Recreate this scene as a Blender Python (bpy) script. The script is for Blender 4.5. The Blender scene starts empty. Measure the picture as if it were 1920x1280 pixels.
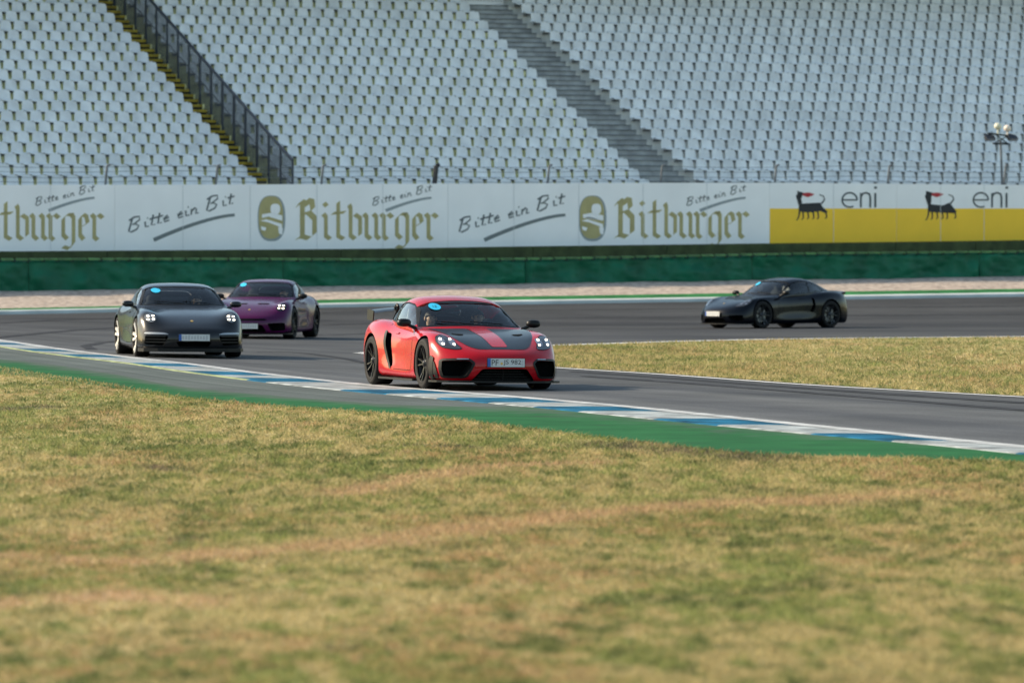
import bpy, bmesh, math, random
import numpy as np
from mathutils import Vector, Matrix
from mathutils.bvhtree import BVHTree
random.seed(4)
rng = np.random.default_rng(7)
SC = bpy.context.scene
COL = SC.collection

# ------------------------------------------------------------------ camera
CAM_H = 1.73
PXM = 10133.0                       # focal length in photo pixels (photo is 1920 wide)
PITCH = math.atan((640.0 - 491.0) / PXM)
cd = bpy.data.cameras.new('camera')
cam = bpy.data.objects.new('camera', cd)
COL.objects.link(cam)
cam.location = (0, 0, CAM_H)
cam.rotation_euler = (math.radians(90) - PITCH, 0, 0)
cd.lens = 36.0 * PXM / 1920.0
cd.sensor_width = 36.0
cd.clip_start = 0.5
cd.clip_end = 4000
cd.dof.use_dof = True
cd.dof.focus_distance = 72.0
cd.dof.aperture_fstop = 3.8
SC.camera = cam

# ------------------------------------------------------------------ light
SUN_DIR = Vector((-0.97, 0.24, 0)).normalized()
SUN_EL = math.radians(29)
to_sun = Vector((SUN_DIR.x * math.cos(SUN_EL), SUN_DIR.y * math.cos(SUN_EL), math.sin(SUN_EL)))
w = bpy.data.worlds.new('World')
SC.world = w
w.use_nodes = True
nt = w.node_tree
nt.nodes.clear()
wo = nt.nodes.new('ShaderNodeOutputWorld')
bg = nt.nodes.new('ShaderNodeBackground')
sky = nt.nodes.new('ShaderNodeTexSky')
sky.sky_type = 'NISHITA'
sky.sun_disc = False
sky.sun_elevation = SUN_EL
sky.sun_rotation = math.atan2(SUN_DIR.x, SUN_DIR.y)
sky.altitude = 100
sky.air_density = 1.0
sky.dust_density = 1.2
sky.ozone_density = 1.0
bg.inputs[1].default_value = 0.15
tint = nt.nodes.new('ShaderNodeMix'); tint.data_type = 'RGBA'; tint.blend_type = 'MULTIPLY'; tint.inputs[0].default_value = 1.0
tint.inputs[7].default_value = (1.04, 1.0, 0.85, 1)
nt.links.new(sky.outputs[0], tint.inputs[6]); nt.links.new(tint.outputs[2], bg.inputs[0])
nt.links.new(bg.outputs[0], wo.inputs[0])
sd = bpy.data.lights.new('sun', 'SUN')
sd.energy = 3.9
sd.angle = math.radians(0.6)
sd.color = (1.0, 0.83, 0.62)
sun = bpy.data.objects.new('sun', sd)
COL.objects.link(sun)
sun.rotation_euler = to_sun.to_track_quat('Z', 'Y').to_euler()
sun.location = (-60, 60, 60)

SC.view_settings.view_transform = 'Standard'
SC.view_settings.look = 'None'
SC.view_settings.exposure = 1.0
SC.view_settings.gamma = 1.0
SC.view_settings.use_curve_mapping = False
SC.render.engine = 'CYCLES'
SC.cycles.use_denoising = True
SC.cycles.max_bounces = 8
SC.cycles.transparent_max_bounces = 16

# ------------------------------------------------------------------ materials
MATS = {}
def srgb(r, g, b):
    f = lambda c: (c / 12.92 if c <= 0.04045 else ((c + 0.055) / 1.055) ** 2.4)
    return (f(r / 255), f(g / 255), f(b / 255), 1)
def mat(name, color, rough=0.6, metal=0.0, coat=0.0, noise=0.0, nscale=3.0, bump=0.0, bscale=20.0, emit=None, estr=0.0, spec=0.5, coords='Object'):
    if name in MATS:
        return MATS[name]
    m = bpy.data.materials.new(name)
    m.use_nodes = True
    t = m.node_tree
    b = t.nodes['Principled BSDF']
    c = tuple(color[:3]) + (1,)
    b.inputs['Base Color'].default_value = c
    b.inputs['Roughness'].default_value = rough
    b.inputs['Metallic'].default_value = metal
    b.inputs['Coat Weight'].default_value = coat
    b.inputs['Coat Roughness'].default_value = 0.04
    b.inputs['Specular IOR Level'].default_value = spec
    if noise or bump:
        tc = t.nodes.new('ShaderNodeTexCoord')
    if noise:
        nz = t.nodes.new('ShaderNodeTexNoise')
        nz.inputs['Scale'].default_value = nscale
        nz.inputs['Detail'].default_value = 6
        if coords == 'World':
            ge = t.nodes.new('ShaderNodeNewGeometry'); t.links.new(ge.outputs['Position'], nz.inputs['Vector'])
        else: t.links.new(tc.outputs[coords], nz.inputs['Vector'])
        mp = t.nodes.new('ShaderNodeMapRange')
        mp.inputs[1].default_value = 0.3; mp.inputs[2].default_value = 0.7
        mp.inputs[3].default_value = 1 - noise; mp.inputs[4].default_value = 1 + noise
        t.links.new(nz.outputs[0], mp.inputs[0])
        mx = t.nodes.new('ShaderNodeMix'); mx.data_type = 'RGBA'; mx.blend_type = 'MULTIPLY'
        mx.inputs[0].default_value = 1.0
        mx.inputs[6].default_value = c
        t.links.new(mp.outputs[0], mx.inputs[7])
        t.links.new(mx.outputs[2], b.inputs['Base Color'])
    if bump:
        n2 = t.nodes.new('ShaderNodeTexNoise')
        n2.inputs['Scale'].default_value = bscale
        n2.inputs['Detail'].default_value = 4
        t.links.new(tc.outputs[coords], n2.inputs['Vector'])
        bp = t.nodes.new('ShaderNodeBump')
        bp.inputs['Strength'].default_value = bump
        bp.inputs['Distance'].default_value = 0.05
        t.links.new(n2.outputs[0], bp.inputs['Height'])
        t.links.new(bp.outputs[0], b.inputs['Normal'])
    if emit:
        b.inputs['Emission Color'].default_value = tuple(emit[:3]) + (1,)
        b.inputs['Emission Strength'].default_value = estr
    MATS[name] = m
    return m
def attr_mat(name, attr, rough=0.9, bump=0.0, bscale=25, fine=0.0, fscale=30, transl=0.0):
    m = bpy.data.materials.new(name)
    m.use_nodes = True
    t = m.node_tree
    b = t.nodes['Principled BSDF']
    b.inputs['Roughness'].default_value = rough
    b.inputs['Specular IOR Level'].default_value = 0.04
    a = t.nodes.new('ShaderNodeAttribute'); a.attribute_name = attr
    src = a.outputs['Color']
    tc = t.nodes.new('ShaderNodeTexCoord')
    if fine:
        nz = t.nodes.new('ShaderNodeTexNoise'); nz.inputs['Scale'].default_value = fscale; nz.inputs['Detail'].default_value = 5
        t.links.new(tc.outputs['Object'], nz.inputs['Vector'])
        mp = t.nodes.new('ShaderNodeMapRange')
        mp.inputs[1].default_value = 0.3; mp.inputs[2].default_value = 0.7
        mp.inputs[3].default_value = 1 - fine; mp.inputs[4].default_value = 1 + fine
        t.links.new(nz.outputs[0], mp.inputs[0])
        mx = t.nodes.new('ShaderNodeMix'); mx.data_type = 'RGBA'; mx.blend_type = 'MULTIPLY'; mx.inputs[0].default_value = 1
        t.links.new(src, mx.inputs[6]); t.links.new(mp.outputs[0], mx.inputs[7])
        src = mx.outputs[2]
    t.links.new(src, b.inputs['Base Color'])
    if bump:
        n2 = t.nodes.new('ShaderNodeTexNoise'); n2.inputs['Scale'].default_value = bscale; n2.inputs['Detail'].default_value = 4
        t.links.new(tc.outputs['Object'], n2.inputs['Vector'])
        bp = t.nodes.new('ShaderNodeBump'); bp.inputs['Strength'].default_value = bump; bp.inputs['Distance'].default_value = 0.05
        t.links.new(n2.outputs[0], bp.inputs['Height']); t.links.new(bp.outputs[0], b.inputs['Normal'])
    if transl:
        tr = t.nodes.new('ShaderNodeBsdfTranslucent'); t.links.new(src, tr.inputs[0])
        ms = t.nodes.new('ShaderNodeMixShader'); ms.inputs[0].default_value = transl
        out = t.nodes['Material Output']
        t.links.new(b.outputs[0], ms.inputs[1]); t.links.new(tr.outputs[0], ms.inputs[2]); t.links.new(ms.outputs[0], out.inputs[0])
    MATS[name] = m
    return m

# ------------------------------------------------------------------ object helpers
def link_mesh(name, me, parent=None, mats=(), smooth=None):
    me.name = name
    o = bpy.data.objects.new(name, me)
    COL.objects.link(o)
    for m in mats:
        me.materials.append(m)
    if parent is not None:
        o.parent = parent
    if smooth is not None:
        me.polygons.foreach_set('use_smooth', [True] * len(me.polygons))
        me.set_sharp_from_angle(angle=math.radians(smooth))
    return o
def mesh_of(verts, faces, mi=None):
    me = bpy.data.meshes.new('m')
    me.from_pydata([tuple(v) for v in verts], [], [tuple(f) for f in faces])
    if mi is not None:
        me.polygons.foreach_set('material_index', mi)
    me.update()
    return me
def fast_mesh(V, F):
    """V (n,3) array, F (m,k) int array"""
    me = bpy.data.meshes.new('m')
    V = np.asarray(V, dtype=np.float32); F = np.asarray(F, dtype=np.int32)
    me.vertices.add(len(V)); me.vertices.foreach_set('co', V.ravel())
    k = F.shape[1]
    me.loops.add(F.size); me.loops.foreach_set('vertex_index', F.ravel())
    me.polygons.add(len(F))
    me.polygons.foreach_set('loop_start', np.arange(0, F.size, k, dtype=np.int32))
    me.polygons.foreach_set('loop_total', np.full(len(F), k, dtype=np.int32))
    me.update(calc_edges=True)
    return me
class MB:
    def __init__(s):
        s.v = []; s.f = []; s.m = []
    def add(s, vs, fs, mi=0):
        n = len(s.v)
        s.v += [tuple(v) for v in vs]
        s.f += [tuple(i + n for i in f) for f in fs]
        s.m += [mi] * len(fs)
        return s
    def box(s, c, size, mi=0, ax=None):
        """ax: optional (ex, ey, ez) basis"""
        ex, ey, ez = ax or (Vector((1, 0, 0)), Vector((0, 1, 0)), Vector((0, 0, 1)))
        c = Vector(c)
        vs = []
        for k in (-.5, .5):
            for a, b in ((-.5, -.5), (.5, -.5), (.5, .5), (-.5, .5)):
                vs.append(c + ex * (a * size[0]) + ey * (b * size[1]) + ez * (k * size[2]))
        return s.add(vs, [(3, 2, 1, 0), (4, 5, 6, 7), (0, 1, 5, 4), (1, 2, 6, 5), (2, 3, 7, 6), (3, 0, 4, 7)], mi)
    def tube(s, p, q, r, n=6, mi=0, r2=None):
        p = Vector(p); q = Vector(q); d = (q - p).normalized()
        a = d.orthogonal().normalized(); b = d.cross(a)
        r2 = r if r2 is None else r2
        vs = [p + (a * math.cos(6.28318 * i / n) + b * math.sin(6.28318 * i / n)) * r for i in range(n)]
        vs += [q + (a * math.cos(6.28318 * i / n) + b * math.sin(6.28318 * i / n)) * r2 for i in range(n)]
        fs = [(i, (i + 1) % n, n + (i + 1) % n, n + i) for i in range(n)] + [tuple(range(n))[::-1], tuple(range(n, 2 * n))]
        return s.add(vs, fs, mi)
    def mesh(s):
        return mesh_of(s.v, s.f, s.m)
    def build(s, name, mats, parent=None, smooth=None):
        if not isinstance(mats, (list, tuple)):
            mats = [mats]
        return link_mesh(name, s.mesh(), parent, mats, smooth)
def tag(o, label=None, cat=None, group=None, kind=None):
    if label: o['label'] = label
    if cat: o['category'] = cat
    if group: o['group'] = group
    if kind: o['kind'] = kind
    return o
def empty(name, loc, rot=(0, 0, 0)):
    o = bpy.data.objects.new(name, None)
    COL.objects.link(o)
    o.location = loc; o.rotation_euler = rot
    o.empty_display_size = 0.3
    return o

# ------------------------------------------------------------------ terrain
PHI = math.radians(25)
TP = math.tan(PHI)
RD = Vector((math.cos(PHI), math.sin(PHI), 0))      # along the wall and the seat rows
UD = Vector((-math.sin(PHI), math.cos(PHI), 0))     # away from the track, up the stand
D_WALL = 171.0
def wall_y(x): return D_WALL + TP * x
def lerp(a, b, k): return a + (b - a) * k
def g_hl(x): return 0.018 * max(0.0, -2.0 - x)
def g_line(x): return min(0.8, max(0.15, 0.45 + 0.012 * x))
def g_base(x): return min(1.5, max(0.4, 1.0 + 0.0125 * x))
def hgt(x, y):
    t = wall_y(x) - y
    hl = g_hl(max(x, -40.0))
    if t >= 26: return hl * max(0.0, min(1.0, (y - 60) / 25.0))
    if t >= 8: return lerp(hl, g_line(x), (26 - t) / 18)
    if t >= 0: return lerp(g_line(x), g_base(x), (8 - t) / 8)
    return g_base(x)
CP, SP = math.cos(PITCH), math.sin(PITCH)
def ray(px, py):
    a = (px - 960.0) / PXM; b = -(py - 640.0) / PXM
    return Vector((a, CP + b * SP, -SP + b * CP))
def G(px, py):
    """point of the ground seen at photo pixel"""
    r = ray(px, py); r = r / r.y
    lo = 10.0; y = lo
    f = lambda y: CAM_H + r.z * y - hgt(r.x * y, y)
    while y < 220 and f(y) > 0: y += 0.5
    a, b = y - 0.5, y
    for _ in range(20):
        m = (a + b) / 2
        if f(m) > 0: a = m
        else: b = m
    return Vector((r.x * b, b, hgt(r.x * b, b)))
def Wp(px, py, off=0.0):
    """point of the vertical plane parallel to the wall, off metres behind it"""
    r = ray(px, py); r = r / r.y
    D = D_WALL + off / math.cos(PHI)
    y = D / (1 - TP * r.x)
    return Vector((r.x * y, y, CAM_H + r.z * y))
def interp(pts, x):
    xs = [p[0] for p in pts]; ys = [p[1] for p in pts]
    if x <= xs[0]: return ys[0] + (ys[1] - ys[0]) / (xs[1] - xs[0]) * (x - xs[0])
    if x >= xs[-1]: return ys[-1] + (ys[-1] - ys[-2]) / (xs[-1] - xs[-2]) * (x - xs[-1])
    # monotone-ish cubic through the points
    i = max(k for k in range(len(xs)) if xs[k] <= x); i = min(i, len(xs) - 2)
    h = xs[i + 1] - xs[i]; s = (x - xs[i]) / h
    def slope(k):
        if k == 0: return (ys[1] - ys[0]) / (xs[1] - xs[0])
        if k == len(xs) - 1: return (ys[-1] - ys[-2]) / (xs[-1] - xs[-2])
        return (ys[k + 1] - ys[k - 1]) / (xs[k + 1] - xs[k - 1])
    m0, m1 = slope(i) * h, slope(i + 1) * h
    return ys[i] * (2*s**3 - 3*s**2 + 1) + m0 * (s**3 - 2*s**2 + s) + ys[i+1] * (-2*s**3 + 3*s**2) + m1 * (s**3 - s**2)

# numpy value noise
_lat = rng.random((256, 256))
def vnoise(x, y):
    xi = np.floor(x).astype(int); yi = np.floor(y).astype(int)
    fx = x - xi; fy = y - yi
    fx = fx * fx * (3 - 2 * fx); fy = fy * fy * (3 - 2 * fy)
    a = _lat[xi % 256, yi % 256]; b = _lat[(xi + 1) % 256, yi % 256]
    c = _lat[xi % 256, (yi + 1) % 256]; d = _lat[(xi + 1) % 256, (yi + 1) % 256]
    return (a * (1 - fx) + b * fx) * (1 - fy) + (c * (1 - fx) + d * fx) * fy
def fbm(x, y, oct=4):
    s = 0; a = 0.5; n = 0
    for k in range(oct):
        s = s + a * vnoise(x * 2**k + 17.3 * k, y * 2**k + 5.1 * k); n += a; a *= 0.55
    return s / n
def smst(x, a, b):
    t = np.clip((x - a) / (b - a), 0, 1)
    return t * t * (3 - 2 * t)

# dry turf colours: a function of the place on the ground
SCARS = [[G(380, 1046), G(700, 1020), G(960, 985), G(1250, 955), G(1500, 945), G(1700, 930)],
         [G(640, 930), G(900, 880), G(1100, 872)], [G(0, 1050), G(250, 1060), G(420, 1040)], [G(0, 1140), G(200, 1120), G(420, 1135)]]
SOIL = [(G(1150, 838), G(1420, 862), .5), (G(320, 1017), G(375, 1013), .10), (G(0, 770), G(70, 765), .35), (G(280, 880), G(330, 884), .2), (G(620, 1222), G(660, 1222), .05), (G(520, 1260), G(470, 1262), .05), (G(760, 838), G(900, 842), .12)]
def turf_color(X, Y):
    g_dark = np.array([0.105, 0.128, 0.048]); g_lite = np.array([0.245, 0.270, 0.090])
    straw = np.array([0.48, 0.385, 0.195]); soil = np.array([0.38, 0.205, 0.120])
    n1 = fbm(X * 0.7 + 3, Y * 0.22 + 9, 4); n2 = fbm(X * 2.1 + 40, Y * 0.8 + 11, 4)
    n3 = fbm(X * 6 + 80, Y * 2.4 + 31, 3); n4 = fbm(X * 0.9 + 120, Y * 0.25 + 61, 4)
    n5 = fbm(X * 13 + 10, Y * 4.5 + 3, 3); n6 = fbm(X * 7 + 210, Y * 2.0 + 77, 3)
    k1 = smst(n2 * 0.3 + n3 * 0.4 + n5 * 0.3, 0.33, 0.60)[:, None]
    col = g_dark * (1 - k1) + g_lite * k1
    k2 = smst(n1 * 0.24 + n6 * 0.43 + n5 * 0.33, 0.42, 0.60)[:, None] * 0.85
    col = col * (1 - k2) + straw * k2
    k3 = (smst(n4, 0.46, 0.66) * smst(n3 * .5 + n5 * .5, 0.45, 0.62))[:, None] * 0.5
    col = col * (1 - k3) + soil * k3
    wear = np.zeros_like(X)
    for sc, wd in zip(SCARS, (0.32, 0.24, 0.15, 0.15)):
        for a, b in zip(sc[:-1], sc[1:]):
            ab = np.array([b.x - a.x, b.y - a.y]); L = (ab ** 2).sum()
            t = np.clip(((X - a.x) * ab[0] + (Y - a.y) * ab[1]) / L, 0, 1)
            d = np.hypot(X - a.x - ab[0] * t, (Y - a.y - ab[1] * t) * 0.55)
            wear = np.maximum(wear, 1 - smst(d + (n6 - 0.5) * 0.9 + (n5 - .5) * .5, wd * 0.3, wd * 1.6))
    kw = (wear * 0.8)[:, None]
    col = col * (1 - kw) + np.array([0.50, 0.335, 0.20]) * kw
    dk = np.zeros_like(X)
    for a, b, wd in SOIL:
        ab = np.array([b.x - a.x, b.y - a.y]); L = (ab ** 2).sum() + 1e-6
        t = np.clip(((X - a.x) * ab[0] + (Y - a.y) * ab[1]) / L, 0, 1)
        d = np.hypot(X - a.x - ab[0] * t, (Y - a.y - ab[1] * t) * 0.45)
        dk = np.maximum(dk, 1 - smst(d + (n5 - 0.5) * wd, wd * 0.4, wd * 1.4))
    dk = (dk * smst(n5, .3, .55))[:, None] * 0.8
    col = col * (1 - dk) + np.array([0.085, 0.070, 0.062]) * dk
    return col * 0.92

# ground: one sheet reaching far past everything
def ground_sheet():
    xs = np.concatenate([[-900, -400, -200, -120, -80, -60, -45], np.arange(-36, 40.1, 2), [50, 65, 90, 140, 220, 450, 900]])
    ts = np.concatenate([[-900, -400, -150, -60, -20], np.arange(0, 26.1, 1), np.arange(28, 170, 2), [180, 200, 260, 400, 900]])
    V = []; 
    for t in ts:
        for x in xs:
            y = wall_y(max(-60, min(60, x))) - t
            V.append((x, y, hgt(x, y) if abs(x) < 61 else hgt(max(-60, min(60, x)), y)))
    nx = len(xs)
    F = [(j * nx + i, (j + 1) * nx + i, (j + 1) * nx + i + 1, j * nx + i + 1) for j in range(len(ts) - 1) for i in range(nx - 1)]
    me = mesh_of(V, F)
    VV = np.array(V)
    c = turf_color(VV[:, 0], VV[:, 1])
    a = me.color_attributes.new('turf', 'FLOAT_COLOR', 'POINT')
    a.data.foreach_set('color', np.concatenate([c, np.ones((len(c), 1))], 1).astype(np.float32).ravel())
    o = link_mesh('ground', me, None, [attr_mat('dry_turf_far', 'turf', 0.95, 0.5, 8, 0.35, 6)], 60)
    o['kind'] = 'structure'
    return o
ground_sheet()
# ------------------------------------------------------------------ track, kerbs, verge: edges read along columns
E_KERB_TRACK = [(-500, 600), (-200, 617), (0, 638), (125, 656), (250, 671), (375, 685), (480, 699), (700, 723), (960, 744), (1200, 765), (1500, 796), (1920, 838), (2450, 893)]
E_KERB_BACK = [(-500, 612), (-200, 630), (0, 652), (175, 672), (275, 689), (375, 705), (480, 718), (700, 743), (960, 764), (1200, 790), (1500, 820), (1920, 846), (2450, 899)]
E_GREEN_IN = [(-500, 660), (0, 674), (200, 700), (350, 727), (700, 757), (860, 763), (960, 763), (1100, 768), (1200, 775), (1500, 803), (1920, 842), (2450, 897)]
E_GREEN_OUT = [(-500, 672), (0, 702), (200, 727), (350, 750), (550, 766), (700, 776), (880, 792), (1000, 808), (1200, 833), (1350, 850), (1500, 860), (1700, 864), (1920, 870), (2450, 920)]
E_ISL_LOW = [(684, 664), (740, 668), (900, 679), (1060, 691), (1250, 703), (1500, 721), (1700, 733), (1920, 745), (2450, 774)]
E_ISL_UP = [(684, 664), (740, 660), (900, 653), (1060, 648), (1250, 642), (1400, 638), (1600, 635), (1920, 632), (2450, 627)]

def col_T8(px, t=8.0):
    """point on pixel column px that lies t metres before the wall line"""
    k = (px - 960.0) / PXM * 1.0001
    y = (D_WALL - t) / (1 - TP * k)
    for _ in range(12):
        y = 0.5 * y + 0.5 * (D_WALL - t - swing(k * y)) / (1 - TP * k)
    return Vector((k * y, y, hgt(k * y, y)))
def plan(px, py):
    p = G(px, py); return p
def sheet(name, A, B, n, off, mats, parent=None, kind='structure', uv=False, thick=False):
    """sheet between two point rows A and B lying on the ground"""
    V = []; m = len(A)
    for k in range(n + 1):
        for a, b in zip(A, B):
            x = lerp(a.x, b.x, k / n); y = lerp(a.y, b.y, k / n)
            V.append((x, y, hgt(x, y) + off))
    F = [(k * m + i, k * m + i + 1, (k + 1) * m + i + 1, (k + 1) * m + i) for k in range(n) for i in range(m - 1)]
    me = mesh_of(V, F)
    if uv:
        ul = me.uv_layers.new(name='uv')
        for li, lp in enumerate(me.loops):
            vi = lp.vertex_index
            ul.data[li].uv = (vi // m / n, (vi % m) / m)
    o = link_mesh(name, me, parent, mats if isinstance(mats, (list, tuple)) else [mats])
    if parent is None and kind: o['kind'] = kind
    return o
PXS = list(np.arange(-500, 2451, 25.0))
def swing(x): return 6.5 * min(1.9, max(0.0, (-4.0 - x) / 11.0)) ** 2
# asphalt with rubber lanes that follow the track
def asphalt(name, base, lane, streak):
    m = bpy.data.materials.new(name); m.use_nodes = True
    t = m.node_tree; b = t.nodes['Principled BSDF']
    b.inputs['Roughness'].default_value = 0.8
    b.inputs['Specular IOR Level'].default_value = 0.08
    uv = t.nodes.new('ShaderNodeUVMap')
    mp = t.nodes.new('ShaderNodeMapping'); mp.inputs['Scale'].default_value = (26, 2.2, 1)
    t.links.new(uv.outputs[0], mp.inputs[0])
    n1 = t.nodes.new('ShaderNodeTexNoise'); n1.inputs['Scale'].default_value = 1; n1.inputs['Detail'].default_value = 5; n1.inputs['Roughness'].default_value = 0.6
    t.links.new(mp.outputs[0], n1.inputs['Vector'])
    tc = t.nodes.new('ShaderNodeTexCoord')
    n2 = t.nodes.new('ShaderNodeTexNoise'); n2.inputs['Scale'].default_value = 0.35; n2.inputs['Detail'].default_value = 5
    t.links.new(tc.outputs['Object'], n2.inputs['Vector'])
    n3 = t.nodes.new('ShaderNodeTexNoise'); n3.inputs['Scale'].default_value = 30; n3.inputs['Detail'].default_value = 3
    t.links.new(tc.outputs['Object'], n3.inputs['Vector'])
    r1 = t.nodes.new('ShaderNodeMapRange'); r1.inputs[1].default_value = 0.35; r1.inputs[2].default_value = 0.66
    t.links.new(n1.outputs[0], r1.inputs[0])
    mx = t.nodes.new('ShaderNodeMix'); mx.data_type = 'RGBA'
    mx.inputs[6].default_value = tuple(lane) + (1,); mx.inputs[7].default_value = tuple(base) + (1,)
    t.links.new(r1.outputs[0], mx.inputs[0])
    r2 = t.nodes.new('ShaderNodeMapRange'); r2.inputs[1].default_value = 0.3; r2.inputs[2].default_value = 0.7; r2.inputs[3].default_value = 0.8; r2.inputs[4].default_value = 1.2
    t.links.new(n2.outputs[0], r2.inputs[0])
    r3 = t.nodes.new('ShaderNodeMapRange'); r3.inputs[1].default_value = 0.3; r3.inputs[2].default_value = 0.7; r3.inputs[3].default_value = 0.8; r3.inputs[4].default_value = 1.2
    t.links.new(n3.outputs[0], r3.inputs[0])
    m1 = t.nodes.new('ShaderNodeMath'); m1.operation = 'MULTIPLY'
    t.links.new(r2.outputs[0], m1.inputs[0]); t.links.new(r3.outputs[0], m1.inputs[1])
    m2 = t.nodes.new('ShaderNodeMix'); m2.data_type = 'RGBA'; m2.blend_type = 'MULTIPLY'; m2.inputs[0].default_value = 1
    t.links.new(mx.outputs[2], m2.inputs[6]); t.links.new(m1.outputs[0], m2.inputs[7])
    last = m2.outputs[2]
    if streak:      # darker toward the outer leg, lighter beside the near kerb
        sp = t.nodes.new('ShaderNodeSeparateXYZ'); t.links.new(uv.outputs[0], sp.inputs[0])
        r4 = t.nodes.new('ShaderNodeMapRange'); r4.inputs[1].default_value = 0.45; r4.inputs[2].default_value = 0.8; r4.inputs[3].default_value = 1.0; r4.inputs[4].default_value = 0.72
        t.links.new(sp.outputs[0], r4.inputs[0])
        m3 = t.nodes.new('ShaderNodeMix'); m3.data_type = 'RGBA'; m3.blend_type = 'MULTIPLY'; m3.inputs[0].default_value = 1
        r5 = t.nodes.new('ShaderNodeMapRange'); r5.inputs[1].default_value = 0.0; r5.inputs[2].default_value = 0.14; r5.inputs[3].default_value = 1.45; r5.inputs[4].default_value = 1.0
        t.links.new(sp.outputs[0], r5.inputs[0])
        mm = t.nodes.new('ShaderNodeMath'); mm.operation = 'MULTIPLY'; t.links.new(r4.outputs[0], mm.inputs[0]); t.links.new(r5.outputs[0], mm.inputs[1])
        t.links.new(last, m3.inputs[6]); t.links.new(mm.outputs[0], m3.inputs[7]); last = m3.outputs[2]
    t.links.new(last, b.inputs['Base Color'])
    return m
M_ROAD = asphalt('track_asphalt', (0.080, 0.084, 0.088), (0.043, 0.046, 0.052), 1)
M_RUN = asphalt('runoff_asphalt', (0.110, 0.128, 0.122), (0.058, 0.072, 0.070), 0)
A = [plan(px, interp(E_KERB_TRACK, px)) for px in PXS]
B = [col_T8(px, 8.3) for px in PXS]
sheet('race_track', A, B, 90, 0.006, M_ROAD, uv=True)
# infield island between the two legs of the track
PXI = [684, 690, 700, 715, 735, 760, 800, 850] + list(np.arange(900, 2451, 25.0))
IA = [plan(px, interp(E_ISL_LOW, px)) for px in PXI]
IB = [plan(px, interp(E_ISL_UP, px)) for px in PXI]
def white(name, rough=0.7, c=(0.62, 0.64, 0.64), noise=0.12):
    return mat(name, c, rough, noise=noise, nscale=2.5, bump=0.1, spec=0.05)
M_LINE = white('line_paint')
M_TURF = None
def ribbon(name, pts, wid, off, m, side=0, parent=None):
    """flat line of constant width along ground points; side -1/0/1 grows left/centre/right"""
    V = []
    for i, p in enumerate(pts):
        a = pts[max(0, i - 1)]; b = pts[min(len(pts) - 1, i + 1)]
        d = Vector((b.x - a.x, b.y - a.y, 0)).normalized(); n = Vector((-d.y, d.x, 0))
        for k in ((-.5, .5) if side == 0 else ((0, 1) if side > 0 else (-1, 0))):
            q = p + n * (k * wid); V.append((q.x, q.y, hgt(q.x, q.y) + off))
    F = [(2 * i, 2 * i + 2, 2 * i + 3, 2 * i + 1) for i in range(len(pts) - 1)]
    o = link_mesh(name, mesh_of(V, F), parent, [m])
    if parent is None: o['kind'] = 'structure'
    return o
def dense(pts, step=0.6):
    out = []
    for a, b in zip(pts[:-1], pts[1:]):
        k = max(1, int((b - a).length / step))
        out += [a.lerp(b, i / k) for i in range(k)]
    return out + [pts[-1]]
ribbon('track_line', dense(IA), 0.28, 0.014, M_LINE, 0)
ribbon('track_line', dense(IB), 0.45, 0.020, M_LINE, 0)
# tyre marks
M_SKID = mat('tyre_rubber_mark', (0.036, 0.038, 0.043), 0.8, spec=0.05, noise=0.5, nscale=3)
for pts, wd in (([(-60, 640), (40, 629), (150, 619), (300, 611), (420, 607), (620, 601)], .30), ([(172, 656), (160, 649), (190, 643), (260, 637), (420, 633), (640, 628), (760, 622)], .22),
                ([(1080, 697), (1300, 713), (1600, 735), (1930, 757)], .30), ([(1100, 706), (1350, 724), (1700, 752), (1980, 775)], .26), ([(600, 610), (900, 600), (1300, 594), (1930, 590)], .28),
                ([(480, 660), (560, 662), (640, 672), (700, 684)], .2), ([(0, 606), (120, 600), (300, 594), (600, 586), (1000, 582), (1400, 578), (1930, 574)], .35), ([(1050, 618), (1400, 616), (1930, 612)], .25)):
    P_ = [G(x, y) for x, y in [(px, interp(pts, px)) for px in np.linspace(pts[0][0], pts[-1][0], 60)]] if pts[0][0] < pts[1][0] else [G(x, y) for x, y in pts]
    ribbon('tyre_mark', P_, wd, 0.011, M_SKID, 0)
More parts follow.
